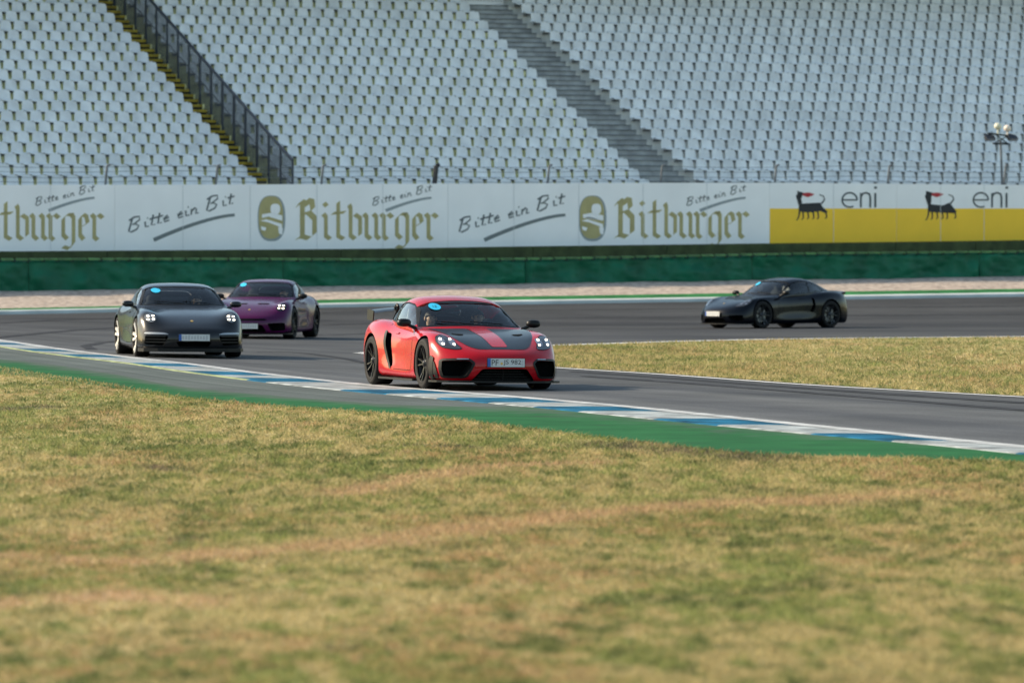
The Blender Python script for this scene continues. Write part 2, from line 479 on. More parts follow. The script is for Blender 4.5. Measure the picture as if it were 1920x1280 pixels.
# near edge line and blue and white kerb
M_LINE2 = white('edge_line_paint', c=(0.38, 0.40, 0.41), noise=0.4)
KA = dense(A, 0.5)
ribbon('track_line', KA, 0.24, 0.0185, M_LINE2, -1)
def kerb():
    M_W = mat('kerb_white', (0.25, 0.28, 0.29), 0.8, noise=0.6, nscale=2.2, bump=0.3, spec=0.05)
    M_B = mat('kerb_blue', (0.009, 0.090, 0.165), 0.7, noise=0.7, nscale=2.0, bump=0.3, spec=0.05)
    M_E = mat('kerb_edge', (0.22, 0.26, 0.14), 0.8, noise=0.4, nscale=2, spec=0.05)
    P = dense([a for a in A if a.y < 150], 0.2)
    S_ = [0.0]
    for a, b in zip(P[:-1], P[1:]): S_.append(S_[-1] + math.hypot(b.x - a.x, b.y - a.y))
    mids = [(-160, 630), (-70, 638), (8, 646), (75, 658), (155, 669), (292, 686), (408, 702), (540, 715), (712, 738), (893, 753), (1105, 770), (1335, 794), (1630, 823), (1990, 862)]
    arcs = []
    for px, py in mids:
        g = G(px, py); i = min(range(len(P)), key=lambda k: (P[k].x - g.x) ** 2 + (P[k].y - g.y) ** 2); arcs.append(S_[i])
    V = []; F = []; MI = []
    prof = ((0.0, 0.013), (0.22, 0.014), (0.5, 0.020), (0.955, 0.023), (1.0, 0.016), (1.01, 0.006))
    n = len(prof)
    for i, p in enumerate(P):
        a = P[max(0, i - 2)]; b = P[min(len(P) - 1, i + 2)]
        d = Vector((b.x - a.x, b.y - a.y, 0)).normalized(); nn = Vector((d.y, -d.x, 0))
        px = 960 + PXM * p.x / p.y
        W = float(np.interp(px, [-200, 0, 200, 700, 960, 1300, 1600, 1920, 2300], [.8, .9, 1.1, 1.25, 1.28, 1.2, 1.0, .75, .7]))
        for k, z in prof:
            x, y = p.x + nn.x * k * W, p.y + nn.y * k * W
            V.append((x, y, hgt(x, y) + z))
        if i:
            s = S_[i]
            blue = any(abs(s - c) < 1.15 for c in arcs)
            for k in range(n - 1):
                j = (i - 1) * n + k
                F.append((j, j + 1, j + n + 1, j + n)[::-1])
                MI.append(2 if (k >= n - 3 and px < 620) else (1 if blue else 0))
    o = link_mesh('kerb', mesh_of(V, F, MI), None, [M_W, M_B, M_E])
    o['kind'] = 'structure'
kerb()
KB = [plan(px, interp(E_KERB_BACK, px)) for px in PXS]
GI = [plan(px, interp(E_GREEN_IN, px)) for px in PXS]
GO = [plan(px, interp(E_GREEN_OUT, px)) for px in PXS]
sheet('runoff', [a.lerp(k, .25) for a, k in zip(A, KB)], GO, 14, 0.008, M_RUN, uv=True)
def green_paint():
    m = bpy.data.materials.new('green_paint'); m.use_nodes = True
    t = m.node_tree; b = t.nodes['Principled BSDF']; b.inputs['Roughness'].default_value = 0.9; b.inputs['Specular IOR Level'].default_value = 0.04
    tc = t.nodes.new('ShaderNodeTexCoord')
    nz = t.nodes.new('ShaderNodeTexNoise'); nz.inputs['Scale'].default_value = 1.2; nz.inputs['Detail'].default_value = 8; nz.inputs['Roughness'].default_value = 0.65
    t.links.new(tc.outputs['Object'], nz.inputs['Vector'])
    cr = t.nodes.new('ShaderNodeValToRGB')
    cr.color_ramp.elements[0].position = 0.30; cr.color_ramp.elements[0].color = (0.045, 0.060, 0.048, 1)
    e = cr.color_ramp.elements.new(0.40); e.color = (0.015, 0.085, 0.032, 1)
    cr.color_ramp.elements[2].position = 0.72; cr.color_ramp.elements[2].color = (0.026, 0.128, 0.048, 1)
    t.links.new(nz.outputs[0], cr.inputs[0])
    # paint worn away toward the asphalt side
    uv = t.nodes.new('ShaderNodeUVMap'); sp = t.nodes.new('ShaderNodeSeparateXYZ'); t.links.new(uv.outputs[0], sp.inputs[0])
    n2 = t.nodes.new('ShaderNodeTexNoise'); n2.inputs['Scale'].default_value = 2.2; n2.inputs['Detail'].default_value = 7; t.links.new(tc.outputs['Object'], n2.inputs['Vector'])
    ad = t.nodes.new('ShaderNodeMath'); ad.operation = 'ADD'; t.links.new(sp.outputs[0], ad.inputs[0]); t.links.new(n2.outputs[0], ad.inputs[1])
    mr = t.nodes.new('ShaderNodeMapRange'); mr.inputs[1].default_value = 0.50; mr.inputs[2].default_value = 0.92; t.links.new(ad.outputs[0], mr.inputs[0])
    mx = t.nodes.new('ShaderNodeMix'); mx.data_type = 'RGBA'; mx.inputs[6].default_value = (0.075, 0.098, 0.085, 1)
    t.links.new(mr.outputs[0], mx.inputs[0]); t.links.new(cr.outputs[0], mx.inputs[7]); t.links.new(mx.outputs[2], b.inputs['Base Color'])
    return m
M_GREEN = green_paint()
sheet('painted_verge', GI, GO, 8, 0.0105, M_GREEN, uv=True)
# outer raised kerb, green strip and gravel, all parallel to the wall
XS = list(np.arange(-44, 44.1, 2.0))
def at_t(x, t): 
    y = wall_y(x) - t - swing(x); return Vector((x, y, hgt(x, y)))
M_OK = mat('outer_kerb', (0.46, 0.50, 0.50), 0.8, spec=0.05, noise=0.15, nscale=0.8)
V = []; F = []
for x in XS:
    for t, z in ((8.32, 0.0), (8.30, 0.10), (7.9, 0.125), (7.88, 0.0)):
        p = at_t(x, t); V.append((p.x, p.y, p.z + z))
for i in range(len(XS) - 1):
    for k in range(3):
        F.append((i * 4 + k, (i + 1) * 4 + k, (i + 1) * 4 + k + 1, i * 4 + k + 1))
link_mesh('kerb', mesh_of(V, F), None, [M_OK])['kind'] = 'structure'
V = []; F = []
for x in XS:
    for t, z in ((7.87, 0.11), (7.0, 0.165), (6.96, 0.0)):
        p = at_t(x, t); V.append((p.x, p.y, p.z + z))
for i in range(len(XS) - 1):
    for k in range(2):
        F.append((i * 3 + k, (i + 1) * 3 + k, (i + 1) * 3 + k + 1, i * 3 + k + 1))
link_mesh('painted_verge', mesh_of(V, F), None, [mat('green_strip', (0.03, 0.15, 0.05), 0.8, spec=0.05, noise=0.3, nscale=1.5)])['kind'] = 'structure'
def gravel():
    xs = np.arange(-44, 44.01, 0.25); ts = np.linspace(6.97, -0.3, 30)
    V = np.zeros((len(ts), len(xs), 3))
    for j, t in enumerate(ts):
        for i, x in enumerate(xs):
            y = wall_y(x) - t - swing(x) * (t + .3) / 7.27
            V[j, i] = (x, y, hgt(x, y) + 0.02)
    V[..., 2] += 0.07 * (fbm(V[..., 0] * 1.2, V[..., 1] * 1.2, 4) - 0.2) * np.clip(np.minimum(6.97 - ts, 1), 0, 1)[:, None]
    nx = len(xs)
    idx = np.arange(len(ts) * nx).reshape(len(ts), nx)
    F = np.stack([idx[:-1, :-1], idx[:-1, 1:], idx[1:, 1:], idx[1:, :-1]], -1).reshape(-1, 4)
    me = fast_mesh(V.reshape(-1, 3), F)
    link_mesh('gravel_trap', me, None, [mat('gravel', (0.37, 0.315, 0.27), 0.95, spec=0.05, noise=0.4, nscale=5, bump=0.9, bscale=9)], 60)['kind'] = 'structure'
gravel()

# ------------------------------------------------------------------ turf close to the camera and on the island
M_TURFN = attr_mat('dry_turf', 'turf', 0.95, 0.6, 14, 0.3, 26)
M_BLADE = attr_mat('grass_blade', 'turf', 0.8, transl=0.35)
def set_cols(me, c):
    a = me.color_attributes.new('turf', 'FLOAT_COLOR', 'POINT')
    a.data.foreach_set('color', np.concatenate([c, np.ones((len(c), 1))], 1).astype(np.float32).ravel())
def turf_patch(name, A, B, n, off):
    m = len(A)
    a = np.array([(p.x, p.y) for p in A]); b = np.array([(p.x, p.y) for p in B])
    K = np.linspace(0, 1, n + 1)[:, None, None]
    P = a[None] * (1 - K) + b[None] * K
    Pf = P.reshape(-1, 2)
    z = np.array([hgt(x, y) for x, y in Pf]) + off
    idx = np.arange((n + 1) * m).reshape(n + 1, m)
    F = np.stack([idx[:-1, :-1], idx[:-1, 1:], idx[1:, 1:], idx[1:, :-1]], -1).reshape(-1, 4)
    me = fast_mesh(np.concatenate([Pf, z[:, None]], 1), F)
    set_cols(me, turf_color(Pf[:, 0], Pf[:, 1]))
    o = link_mesh(name, me, None, [M_TURFN], 60)
    o['kind'] = 'structure'
    return o
PXD = list(np.arange(-500, 2451, 10.0))
NA = [plan(px, interp(E_GREEN_OUT, px)) for px in PXD]
NB = [Vector(((px - 960) / PXM * 15.5, 15.5, 0)) for px in PXD]
turf_patch('lawn', NA, NB, 300, 0.012)
PXJ = [684, 690, 700, 715, 735, 760, 800, 850] + list(np.arange(900, 2451, 10.0))
JA = [plan(px, interp(E_ISL_LOW, px)) for px in PXJ]; JB = [plan(px, interp(E_ISL_UP, px)) for px in PXJ]
turf_patch('lawn', JA, JB, 60, 0.014)

def blades(name, N, pts_fn, label, hmin=0.014, hmax=0.042):
    X, Y, sc = pts_fn(N)
    N = len(X)
    n3 = fbm(X * 5 + 80, Y * 2.2 + 31, 3)
    c = turf_color(X, Y)
    c = c * (0.80 + 0.45 * rng.random((N, 1)))
    tint = rng.random(N)
    c[tint > 0.8] = c[tint > 0.8] * 0.5 + np.array([0.40, 0.33, 0.15]) * 0.5
    c[tint < 0.12] = c[tint < 0.12] * 0.6 + np.array([0.05, 0.09, 0.02]) * 0.4
    H = (hmin + (hmax - hmin) * rng.random(N) ** 1.8) * (0.6 + 0.9 * n3) * sc
    Wd = (0.004 + 0.006 * rng.random(N)) * sc
    th = rng.random(N) * 6.283; le = (rng.random(N) - 0.5) * 4.5; lf = rng.random(N) * 6.283
    z = np.array([hgt(x, y) for x, y in zip(X, Y)]) + 0.008
    B0 = np.stack([X - np.cos(th) * Wd, Y - np.sin(th) * Wd, z], 1)
    B1 = np.stack([X + np.cos(th) * Wd, Y + np.sin(th) * Wd, z], 1)
    T = np.stack([X + np.cos(lf) * le * H, Y + np.sin(lf) * le * H, z + H], 1)
    V = np.stack([B0, B1, T], 1).reshape(-1, 3)
    me = fast_mesh(V, np.arange(N * 3).reshape(N, 3))
    set_cols(me, np.repeat(c, 3, 0))
    o = link_mesh(name, me, None, [M_BLADE])
    tag(o, label, 'grass', kind='stuff')
    return o
gx = [p[0] for p in E_GREEN_OUT]
def near_pts(N):
    px = rng.uniform(-300, 2220, N)
    e = np.interp(px, [p[0] for p in E_GREEN_OUT], [p[1] for p in E_GREEN_OUT]) - 1.5 + 0 * px
    ymax = 1330.0
    u = rng.random(N)
    s0 = (e - 491); s1 = ymax - 491
    py = 491 + s0 * (s1 / s0) ** u
    y = CAM_H * PXM / (py - 491)
    x = (px - 960) / PXM * y
    return x, y, np.clip(y / 32, 0.85, 1.25)
blades('grass', 420000, near_pts, 'short dry yellow green turf in the near infield')
def isl_pts(N):
    px = rng.uniform(690, 2300, N)
    lo = np.interp(px, [p[0] for p in E_ISL_LOW], [p[1] for p in E_ISL_LOW]) - 1
    up = np.interp(px, [p[0] for p in E_ISL_UP], [p[1] for p in E_ISL_UP]) + 1
    u = rng.random(N)
    py = lo + (up - lo) * u
    y = CAM_H * PXM / (py - 491)
    return (px - 960) / PXM * y, y, np.full(N, 1.5)
blades('grass', 90000, isl_pts, 'short dry turf on the island between the two track legs', 0.02, 0.05)
# ------------------------------------------------------------------ tyre barrier, rear guard wall, banners
M_TARP = mat('green_tarpaulin', (0.003, 0.108, 0.056), 0.55, noise=0.35, nscale=0.8, bump=0.5, bscale=3, spec=0.25)
M_TARPF = mat('tarpaulin_fringe', (0.06, 0.16, 0.045), 0.7, noise=0.5, nscale=3)
BT = [(-400, 489), (0, 487), (400, 486), (700, 487), (960, 486), (1300, 480), (1500, 476), (1700, 474), (1920, 472), (2300, 469)]
SEAMS = [-370, 55, 532, 987, 1412, 1838, 2270]
def barrier():
    names = ['leftmost green tarpaulin tyre barrier section, cut by the photo edge', 'green tarpaulin tyre barrier section behind the grey and purple cars',
             'green tarpaulin tyre barrier section behind the red car, left of it and above', 'green tarpaulin tyre barrier section between the red car and the black car',
             'green tarpaulin tyre barrier section above the black car, under the yellow board', 'rightmost green tarpaulin tyre barrier section, cut by the photo edge']
    for s in range(len(SEAMS) - 1):
        p0, p1 = SEAMS[s], SEAMS[s + 1]
        root = empty('tyre_barrier', G(max(-420, (p0 + p1) / 2), 520))
        a0 = Wp(p0, 500); a1 = Wp(p1, 500)
        L = (Vector((a1.x - a0.x, a1.y - a0.y, 0))).length
        root.location = (a0.x, a0.y, hgt(a0.x, a0.y))
        nu = 120; nv = 22
        V = []
        for j in range(nv + 1):
            for i in range(nu + 1):
                u = i / nu; px = lerp(p0, p1, u)
                q = Vector((a0.x, a0.y, 0)) + RD * (0.008 + (L - 0.016) * u)
                zt = CAM_H + (491 - interp(BT, px)) * q.y / PXM
                zb = hgt(q.x, q.y) - 0.05
                v = j / nv
                # v 0..0.8 face, 0.8..1 top, wrinkled cloth over round tyres
                n = float(fbm(np.array([q.x * 1.3 + 40 * s]), np.array([v * 2.6 + q.x * 0.35]), 3)[0]) - 0.5
                n2 = float(fbm(np.array([q.x * 3.7]), np.array([v * 1.5 - q.x * 1.2]), 2)[0]) - 0.5
                edge = min(1, min(u, 1 - u) * L / 0.12)
                bul = (0.24 * n + 0.12 * n2) * edge
                scal = 0.022 * abs(math.sin(math.pi * L * u / 0.46))
                if v <= 0.8:
                    k = v / 0.8
                    z = lerp(zb, zt - 0.05 + scal, k); back = 0.02 + bul * 1.2 + 0.05 * (1 - math.sqrt(max(0, 1 - max(0, (k - 0.85) / 0.15) ** 2))) + (0.05 * (1 - edge))
                else:
                    k = (v - 0.8) / 0.2
                    z = zt - 0.0 - 0.02 + scal * (1 - k) + 0.03 * k; back = 0.07 + 0.75 * k
                p = q + UD * back
                V.append((p.x - root.location.x, p.y - root.location.y, z - root.location.z))
        F = [(j * (nu + 1) + i, j * (nu + 1) + i + 1, (j + 1) * (nu + 1) + i + 1, (j + 1) * (nu + 1) + i) for j in range(nv) for i in range(nu)]
        link_mesh('cover', mesh_of(V, F), root, [M_TARP], 60)
        # laced hem on the top edge
        mb = MB()
        nh = int(L / 0.46)
        for i in range(nh):
            u = (i + 0.5) / nh; px = lerp(p0, p1, u)
            q = Vector((a0.x, a0.y, 0)) + RD * (L * u)
            zt = CAM_H + (491 - interp(BT, px)) * q.y / PXM
            c = q + UD * 0.0 - root.location
            rr = random.random()
            mb.box((c.x, c.y, zt + 0.012 - root.location.z), (0.36 + 0.08 * rr, 0.10, 0.05), 0, (RD, (UD + Vector((0, 0, 0.2))).normalized(), Vector((0, 0, 1))))
            c2 = q + RD * 0.22 - root.location
            mb.box((c2.x, c2.y, zt - 0.03 - root.location.z), (0.11, 0.06, 0.07), 1, (RD, UD, Vector((0, 0, 1))))
        mb.build('hem', [M_TARPF, mat('lacing_dark', (0.006, 0.03, 0.022), 0.8)], root)
        tag(root, names[s], 'tyre barrier', 'tyre barrier sections along the gravel')
barrier()
BB = [(-400, 474), (0, 473), (440, 470), (700, 468), (960, 464), (1200, 461), (1440, 458), (1700, 455), (1920, 452), (2300, 447)]
def guard_wall():
    cuts = [-400, 200, 640, 1000, 1250, 1520, 1680, 1830, 2320]
    m1 = mat('olive_net', (0.045, 0.062, 0.022), 0.9, noise=0.35, nscale=2.5, bump=0.4, bscale=6)
    lab = ['olive green guard wall section at the far left under the handwriting', 'olive guard wall section under the left gold medallion', 'olive guard wall section under the middle handwriting',
           'olive guard wall section under the right gold medallion', 'olive guard wall section straddling the white and yellow boards', 'olive guard wall section under the left part of the yellow stripe',
           'olive guard wall section under the right emblem', 'olive guard wall section at the right photo edge']
    for i in range(len(cuts) - 1):
        p0, p1 = cuts[i], cuts[i + 1]
        a0, a1 = Wp(p0, 480, 1.1), Wp(p1, 480, 1.1)
        L = Vector((a1.x - a0.x, a1.y - a0.y, 0)).length
        V = []; n = 30
        base = Vector((a0.x, a0.y, hgt(a0.x, a0.y)))
        for k in range(n + 1):
            q = Vector((a0.x, a0.y, 0)) + RD * (0.01 + (L - 0.02) * k / n)
            px = lerp(p0, p1, k / n)
            zt = CAM_H + (491 - interp(BB, px)) * q.y / PXM + 0.03
            zb = g_base(q.x) - 0.1
            for o, z in ((0, zb), (0, zt), (0.22, zt), (0.22, zb)):
                p = q + UD * (o + (0.02 * math.sin(q.x * 2.1) if z == zt else 0)) - base
                V.append((p.x, p.y, z - base.z))
        F = [(4 * k + j, 4 * k + 4 + j, 4 * k + 4 + (j + 1) % 4, 4 * k + (j + 1) % 4) for k in range(n) for j in range(4)] + [(0, 1, 2, 3), (4 * n + 3, 4 * n + 2, 4 * n + 1, 4 * n)]
        o = link_mesh('guard_wall', mesh_of(V, F), None, [m1])
        o.location = base
        tag(o, lab[i], 'wall', 'olive guard wall sections behind the tyre barrier')
guard_wall()

# banner boards: lettering is laid out in photo columns along the board
BANT = [(-400, 349), (0, 347), (440, 346), (960, 344), (1440, 343), (1700, 345), (1920, 347), (2300, 350)]
BOFF = 1.9
FR = Vector((UD.x, UD.y, 0)) * -1.0
M_WB = mat('white_board', (0.84, 0.855, 0.87), 0.55, noise=0.05, nscale=0.6)
M_YB = mat('yellow_board', (0.90, 0.56, 0.022), 0.55, noise=0.05, nscale=0.8)
M_GOLD = mat('gold_print', (0.38, 0.34, 0.155), 0.6, noise=0.12, nscale=2)
M_INK = mat('grey_ink', (0.12, 0.14, 0.15), 0.6)
M_INKL = mat('pale_ink', (0.27, 0.31, 0.33), 0.6)
M_BLACK = mat('black_print', (0.010, 0.013, 0.018), 0.6)
M_REDP = mat('red_print', (0.42, 0.02, 0.03), 0.6)
def on_board(px, py, o): 
    return Wp(px, py, BOFF) + FR * o
class Print:
    """flat printed shapes on a board, given as polygons in photo columns/rows"""
    def __init__(s, org): s.mb = MB(); s.org = org
    def poly(s, pts, mi=0, o=0.006):
        vs = [on_board(x, y, o) - s.org for x, y in pts]
        me = bmesh.new()
        bv = [me.verts.new(v) for v in vs]
        try:
            f = me.faces.new(bv)
            r = bmesh.ops.triangulate(me, faces=[f])
            me.verts.ensure_lookup_table(); me.verts.index_update()
            # face the track
            fs = []
            for f in me.faces:
                ids = [v.index for v in f.verts]
                if f.normal.dot(FR) < 0: ids = ids[::-1]
                fs.append(ids)
            s.mb.add([v.co.copy() for v in me.verts], fs, mi)
        finally:
            me.free()
    def nib(s, pts, w, ang=40, mi=0, o=0.006):
        """broad nib stroke (blackletter)"""
        nx, ny = w / 2 * math.cos(math.radians(ang)), -w / 2 * math.sin(math.radians(ang))
        for k, ((x0, y0), (x1, y1)) in enumerate(zip(pts[:-1], pts[1:])):
            s.poly([(x0 - nx, y0 - ny), (x0 + nx, y0 + ny), (x1 + nx, y1 + ny), (x1 - nx, y1 - ny)], mi, o + 0.0006 * k)
    def brush(s, pts, w0, w1=None, mi=0, o=0.006):
        w1 = w0 if w1 is None else w1
        L = []; R = []
        n = len(pts)
        for i, (x, y) in enumerate(pts):
            a = pts[max(0, i - 1)]; b = pts[min(n - 1, i + 1)]
            dx, dy = b[0] - a[0], b[1] - a[1]; d = math.hypot(dx, dy) or 1
            w = lerp(w0, w1, i / (n - 1)) / 2
            L.append((x - dy / d * w, y + dx / d * w)); R.append((x + dy / d * w, y - dx / d * w))
        for i in range(n - 1):
            s.poly([L[i], L[i + 1], R[i + 1], R[i]], mi, o + 0.0004 * (i % 7))
    def build(s, name, mats, parent): return s.mb.build(name, mats, parent)
BL = {  # blackletter: x right, y up, x-height 1, stroke lists
 'B': (1.05, [[(.22, 1.50), (.22, .1)], [(.02, 1.30), (.18, 1.50), (.46, 1.34)], [(.42, 1.55), (.62, 1.50), (.66, 1.2), (.46, 1.02)], [(.22, .98), (.48, 1.06), (.74, .82), (.74, .22), (.5, .06)], [(.0, .04), (.22, .12), (.50, .04)]]),
 'i': (.46, [[(.08, 1.42), (.20, 1.30)], [(.05, 1.0), (.16, .88), (.16, .14), (.34, .02)]]),
 't': (.58, [[(.22, 1.46), (.22, .14), (.44, .02)], [(-.02, 1.02), (.50, 1.06)]]),
 'b': (.70, [[(.10, 1.36), (.16, 1.22), (.16, .16), (.34, .02), (.56, .18), (.56, .84), (.34, .98), (.2, .86)]]),
 'u': (.72, [[(.02, 1.0), (.13, .88), (.13, .16), (.30, .02), (.48, .16)], [(.42, 1.0), (.54, .88), (.54, .14), (.68, .02)]]),
 'r': (.56, [[(.02, 1.0), (.14, .88), (.14, .12), (.28, .0)], [(.14, .84), (.32, 1.0), (.50, .86)]]),
 'g': (.72, [[(.54, .98), (.30, 1.0), (.13, .84), (.13, .20), (.30, .04), (.52, .20)], [(.46, 1.02), (.57, .88), (.57, -.12), (.38, -.34), (.12, -.26)]]),
 'e': (.60, [[(.16, .5), (.46, .66), (.40, .92), (.26, 1.0), (.13, .84), (.13, .2), (.28, .02), (.50, .18)]]),
}
def blackletter(pr, text, x0, x1, yb, xh, mi=0):
    tot = sum(BL[c][0] for c in text)
    u = (x1 - x0) / tot; x = x0
    for c in text:
        for st in BL[c][1]:
            pr.nib([(x + a * u, yb - b * xh) for a, b in st], 0.20 * u if c != 'B' else 0.26 * u, 38, mi)
        x += BL[c][0] * u
HW = {  # handwriting, x-height 1
 'B': (1.5, [[(.35, 1.9), (.15, .1), (.4, -.1), (.9, .1), (1.05, .55), (.7, .95), (.4, 1.0)], [(.05, 1.7), (.5, 2.0), (1.0, 1.9), (1.05, 1.4), (.6, 1.0)]]),
 'i': (.55, [[(.1, .9), (.2, .1), (.5, .1)], [(.25, 1.35), (.35, 1.3)]]),
 't': (.6, [[(.25, 1.6), (.2, .1), (.55, .1)], [(-.05, 1.05), (.6, 1.1)]]),
 'e': (.7, [[(.1, .45), (.55, .6), (.4, .95), (.1, .6), (.2, .1), (.65, .15)]]),
 'n': (.8, [[(.1, .9), (.12, .05)], [(.12, .6), (.4, .95), (.55, .7), (.55, .05), (.8, .1)]]),
 ' ': (.6, []),
}
def handwriting(pr, text, x0, y0, x1, y1, xh, w, mi=0):
    tot = sum(HW[c][0] for c in text)
    L = x1 - x0; sl = (y1 - y0) / L; u = L / tot; x = 0
    for c in text:
        for st in HW[c][1]:
            pts = []
            for a, b in st:
                xx = x + a * u
                pts.append((x0 + xx + b * xh * 0.12, y0 + sl * xx - b * xh))
            pr.brush(pts, w * 1.15, w * 0.9, mi)
        x += HW[c][0] * u
def board(px0, px1, yellow, label, draw):
    n = 16
    a0 = Wp(px0, 400, BOFF); org = Vector((a0.x, a0.y, g_base(a0.x)))
    root = empty('advertising_board', org)
    a1 = Wp(px1, 400, BOFF); L = Vector((a1.x - a0.x, a1.y - a0.y, 0)).length
    def slab(name, topf, botf, m, fo, x0=0.004):
        V = []
        for k in range(n + 1):
            q = Vector((a0.x, a0.y, 0)) + RD * (x0 + (L - 2 * x0) * k / n)
            px = 960 + PXM * q.x / q.y
            zt, zb = topf(q, px), botf(q, px)
            for o, z in ((fo, zb), (fo, zt), (-0.05, zt), (-0.05, zb)):
                p = q + FR * o
                V.append((p.x - org.x, p.y - org.y, z - org.z))
        F = [(4 * k + (j + 1) % 4, 4 * k + 4 + (j + 1) % 4, 4 * k + 4 + j, 4 * k + j) for k in range(n) for j in range(4)] + [(3, 2, 1, 0), (4 * n, 4 * n + 1, 4 * n + 2, 4 * n + 3)]
        return link_mesh(name, mesh_of(V, F), root, [m])
    zt = lambda q, px: CAM_H + (491 - interp(BANT, px)) * q.y / PXM
    zb = lambda q, px: CAM_H + (491 - interp(BB, px)) * q.y / PXM - 0.22
    slab('panel', zt, zb, M_WB, 0.0)
    if yellow:
        zy = lambda q, px: CAM_H + (491 - 391) * q.y / PXM
        slab('colour_band', zy, lambda q, px: zb(q, px) + 0.004, M_YB, 0.004, 0.006)
    for k in range(1, int(L / 2.4) + 1):
        mb = MB(); q = Vector((a0.x, a0.y, 0)) + RD * (L * k / (int(L / 2.4) + 1)); px = 960 + PXM * q.x / q.y
        z0, z1 = zb(q, px), (zt(q, px) if not yellow else zt(q, px)); c = q + FR * 0.0085
        mb.box((c.x - org.x, c.y - org.y, (z0 + z1) / 2 - org.z), (0.014, 0.004, z1 - z0 - 0.02), 0, (RD, UD, Vector((0, 0, 1))))
        mb.build('panel_joint', mat('joint_grey', (0.58, 0.61, 0.63), 0.6), root)
    # steel legs behind the board
    mb = MB()
    for k in range(4):
        q = Vector((a0.x, a0.y, 0)) + RD * (L * (k + 0.5) / 4) - FR * 0.12
        mb.tube((q.x - org.x, q.y - org.y, g_base(q.x) - org.z - 0.1), (q.x - org.x, q.y - org.y, zt(q, 960 + PXM * q.x / q.y) - org.z - 0.05), 0.05)
    mb.build('leg_frame', mat('galvanised', (0.35, 0.37, 0.38), 0.5, metal=0.6), root)
    draw(root, org)
    tag(root, label, 'advertising board', 'advertising boards above the tyre barrier')
def medallion(pr, x, yb=448, k=1.0):
    def oval(cx, cy, rx, ry, n=28, e=2.6):
        return [(cx + rx * abs(math.cos(t)) ** (2 / e) * (1 if math.cos(t) > 0 else -1), cy + ry * abs(math.sin(t)) ** (2 / e) * (1 if math.sin(t) > 0 else -1)) for t in [2 * math.pi * i / n for i in range(n)]]
    pr.poly(oval(x + 24, 409.5, 26, 43), 2, 0.004)
    pr.poly(oval(x + 23, 408, 23, 40), 0, 0.006)
    pr.poly(oval(x + 31, 392, 9, 10), 1, 0.009)
    pr.poly([(x + 6, 402), (x + 22, 399), (x + 44, 404), (x + 44, 414), (x + 32, 410), (x + 18, 406), (x + 6, 409)], 1, 0.009)
    pr.poly([(x + 3, 414), (x + 18, 417), (x + 36, 424), (x + 44, 430), (x + 43, 420), (x + 30, 416), (x + 14, 411)], 1, 0.0095)
    pr.poly([(x + 4, 424), (x + 14, 427), (x + 12, 433), (x + 5, 431)], 1, 0.009)
    pr.poly([(x + 36, 426), (x + 45, 428), (x + 44, 440), (x + 38, 438)], 1, 0.009)
def beer_draw(xs_hw, xs_small, xs_name, xs_med):
    def f(root, org):
        if xs_name:
            pr = Print(org)
            for x in xs_name: blackletter(pr, 'Bitburger', x[0], x[1], x[2], x[3])
            for x in xs_med: medallion(pr, x)
            pr.build('name_lettering', [M_GOLD, M_WB, M_INKL], root)
        IM = [M_INK, mat('mid_ink', (0.15, 0.18, 0.19), 0.6), M_INKL]
        for x in xs_hw:
            pr = Print(org); handwriting(pr, 'Bitte ein Bit', x, 436, x + 200, 382, 13, 3.0, 0); pr.build('slogan_lettering', IM, root)
            pr = Print(org); pr.brush([(x + 50 + 152 * t, 450 - 47 * (1 - (1 - t) ** 1.45) * 1.0) for t in [i / 12 for i in range(13)]], 7.5, 5.5, 1, 0.005); pr.build('underline', IM, root)
        for x in xs_small:
            pr = Print(org); handwriting(pr, 'Bitte ein Bit', x, 386, x + 112, 358, 7.5, 1.8, 0); pr.build('slogan_lettering', IM, root)
            pr = Print(org); pr.brush([(x + 26 + 86 * t, 395 - 24 * (1 - (1 - t) ** 1.45)) for t in [i / 10 for i in range(11)]], 6, 4, 2, 0.005); pr.build('underline', IM, root)
    return f
